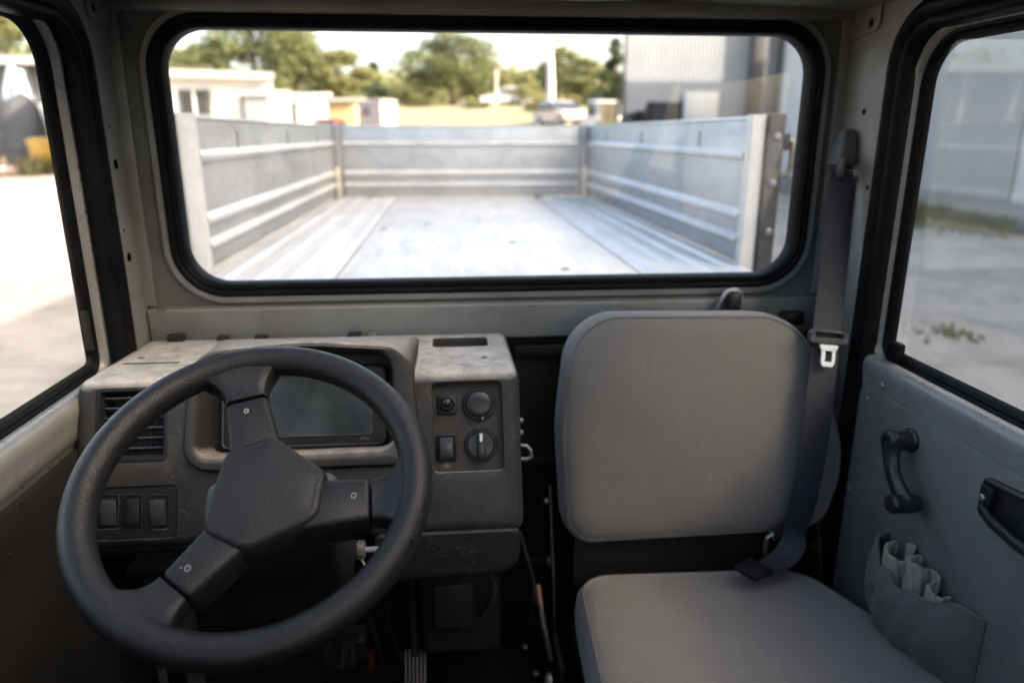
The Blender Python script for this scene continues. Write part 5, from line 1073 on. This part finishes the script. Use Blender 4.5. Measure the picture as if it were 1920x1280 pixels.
TM = {'g': tree_mesh(1, 10, 4.2, 'leaf_green', n=3900), 'g2': tree_mesh(2, 10, 3.4, 'leaf_green'), 'y': tree_mesh(3, 10, 3.6, 'leaf_yellow'), 'y2': tree_mesh(4, 10, 2.8, 'leaf_yellow'), 'd': tree_mesh(5, 10, 2.6, 'leaf_dark', conic=True, base=0.08), 'b': tree_mesh(6, 10, 4.6, 'leaf_yellow', base=0.05), 'm': tree_mesh(7, 10, 4.0, 'leaf_green', n=7000, ls=0.42)}
def tree(label, kind, px, y, pyt, wid, rz=0, name=None):
    g = G(px, y); t = at(px, pyt, y); H = t.z - g.z; e = empty(name or {'d': 'conifer_tree', 'b': 'bush'}.get(kind, 'leafy_tree'), tuple(g), label, 'bush' if kind == 'b' else 'tree', 'trees behind the yard')
    e.rotation_euler = (0, 0, rz); sx = 1.25 * wid / 1350 * y / {'g': 8.2, 'g2': 6.6, 'y': 7.0, 'y2': 5.4, 'd': 5.0, 'b': 8.5, 'm': 7.8}[kind]
    for nm, me in (('trunk', TM[kind][0]), ('crown', TM[kind][1])):
        o = bpy.data.objects.new(nm, me); col.objects.link(o); o.parent = e; o.scale = (sx, sx, H / 10)
for a in (('largest round tree standing alone above the tailgate', 'm', 850, 66, 66, 165, 0.3), ('tall green tree behind the white workshop roof', 'g', 490, 52, 20, 190, 1.0), ('green tree right of the workshop tree, touching the window top', 'g2', 560, 58, 48, 110, 2.0),
          ('yellow-green tree above the long white shed', 'y', 640, 60, 100, 130, 0.5), ('dark pointed conifer left of the biggest tree', 'd', 706, 74, 118, 50, 0), ('yellowish tree between conifer and biggest tree', 'y', 752, 86, 158, 90, 2.2),
          ('slim tree directly behind the lamp post', 'g2', 1046, 70, 84, 72, 0.7), ('yellow-green tree left of the pale shed', 'y2', 1096, 66, 112, 78, 1.3), ('dark conifer at the corner of the pale shed', 'd', 1148, 60, 74, 62, 0.4),
          ('small bright round bush beside the thin pole', 'b', 974, 62, 160, 56, 0), ('tree with yellowish crown behind the round bush', 'y', 960, 90, 140, 100, 1.9), ('green tree between the biggest tree and the lamp post', 'g', 1005, 98, 132, 90, 2.6),
          ('low yellowish tree at the left end of the rear window', 'y2', 395, 75, 92, 90, 0.9), ('low tree behind the left end of the workshop', 'g', 340, 80, 90, 110, 0.2), ('yellow-green tree left of the biggest tree', 'y', 792, 78, 150, 80, 0.1), ('yellow-green tree right behind the biggest tree', 'y2', 905, 80, 110, 80, 1.1),
          ('tall yellow-green tree above the junk shed roof', 'y', 25, 52, 8, 140, 0.4), ('green tree above the far left shed roof', 'g', -20, 56, 10, 140, 1.2), ('bushy tree in the gap behind the tan shed', 'b', 600, 66, 165, 110, 1.5), ('low bush in the grass left below the biggest tree', 'b', 785, 57, 190, 62, 0.6), ('low bush in the grass right below the biggest tree', 'b', 890, 55, 197, 50, 1.7), ('low dry bush between the lamp post and the pale pink car', 'b', 1006, 52, 196, 44, 2.4)):
    tree(*a)
def far_wood():
    r = random.Random(11); vs, fs = [], []
    for k in range(15000):
        x = r.uniform(-95, 75); y = r.uniform(125, 165); top = 7.5 + 3.0 * mnoise.noise((x * 0.06, 3, 0)) + 1.6 * mnoise.noise((x * 0.22, y * .2, 1)) + (6.5 * sstep((-x - 32) / 30)); g = gz(x, y)
        p = Vector((x, y, g + top * r.random() ** 0.5)); u = Vector((r.gauss(0, 1), r.gauss(0, 1), r.gauss(0, .6))).normalized(); v = u.cross(Vector((r.gauss(0, 1), r.gauss(0, 1), r.gauss(0, 1)))).normalized(); s_ = r.uniform(0.8, 1.7); b = len(vs)
        vs += [p - u * s_ * .5, p + v * s_ * .4, p + u * s_ * .5, p - v * s_ * .4]; fs.append((b, b + 1, b + 2, b + 3))
    me = bpy.data.meshes.new('far_wood'); me.from_pydata([tuple(v) for v in vs], [], fs); o = link('far_wood', me, 'leaf_yellow'); tag(o, 'hazy wooded ridge behind the field', 'wood', kind='stuff')
far_wood()
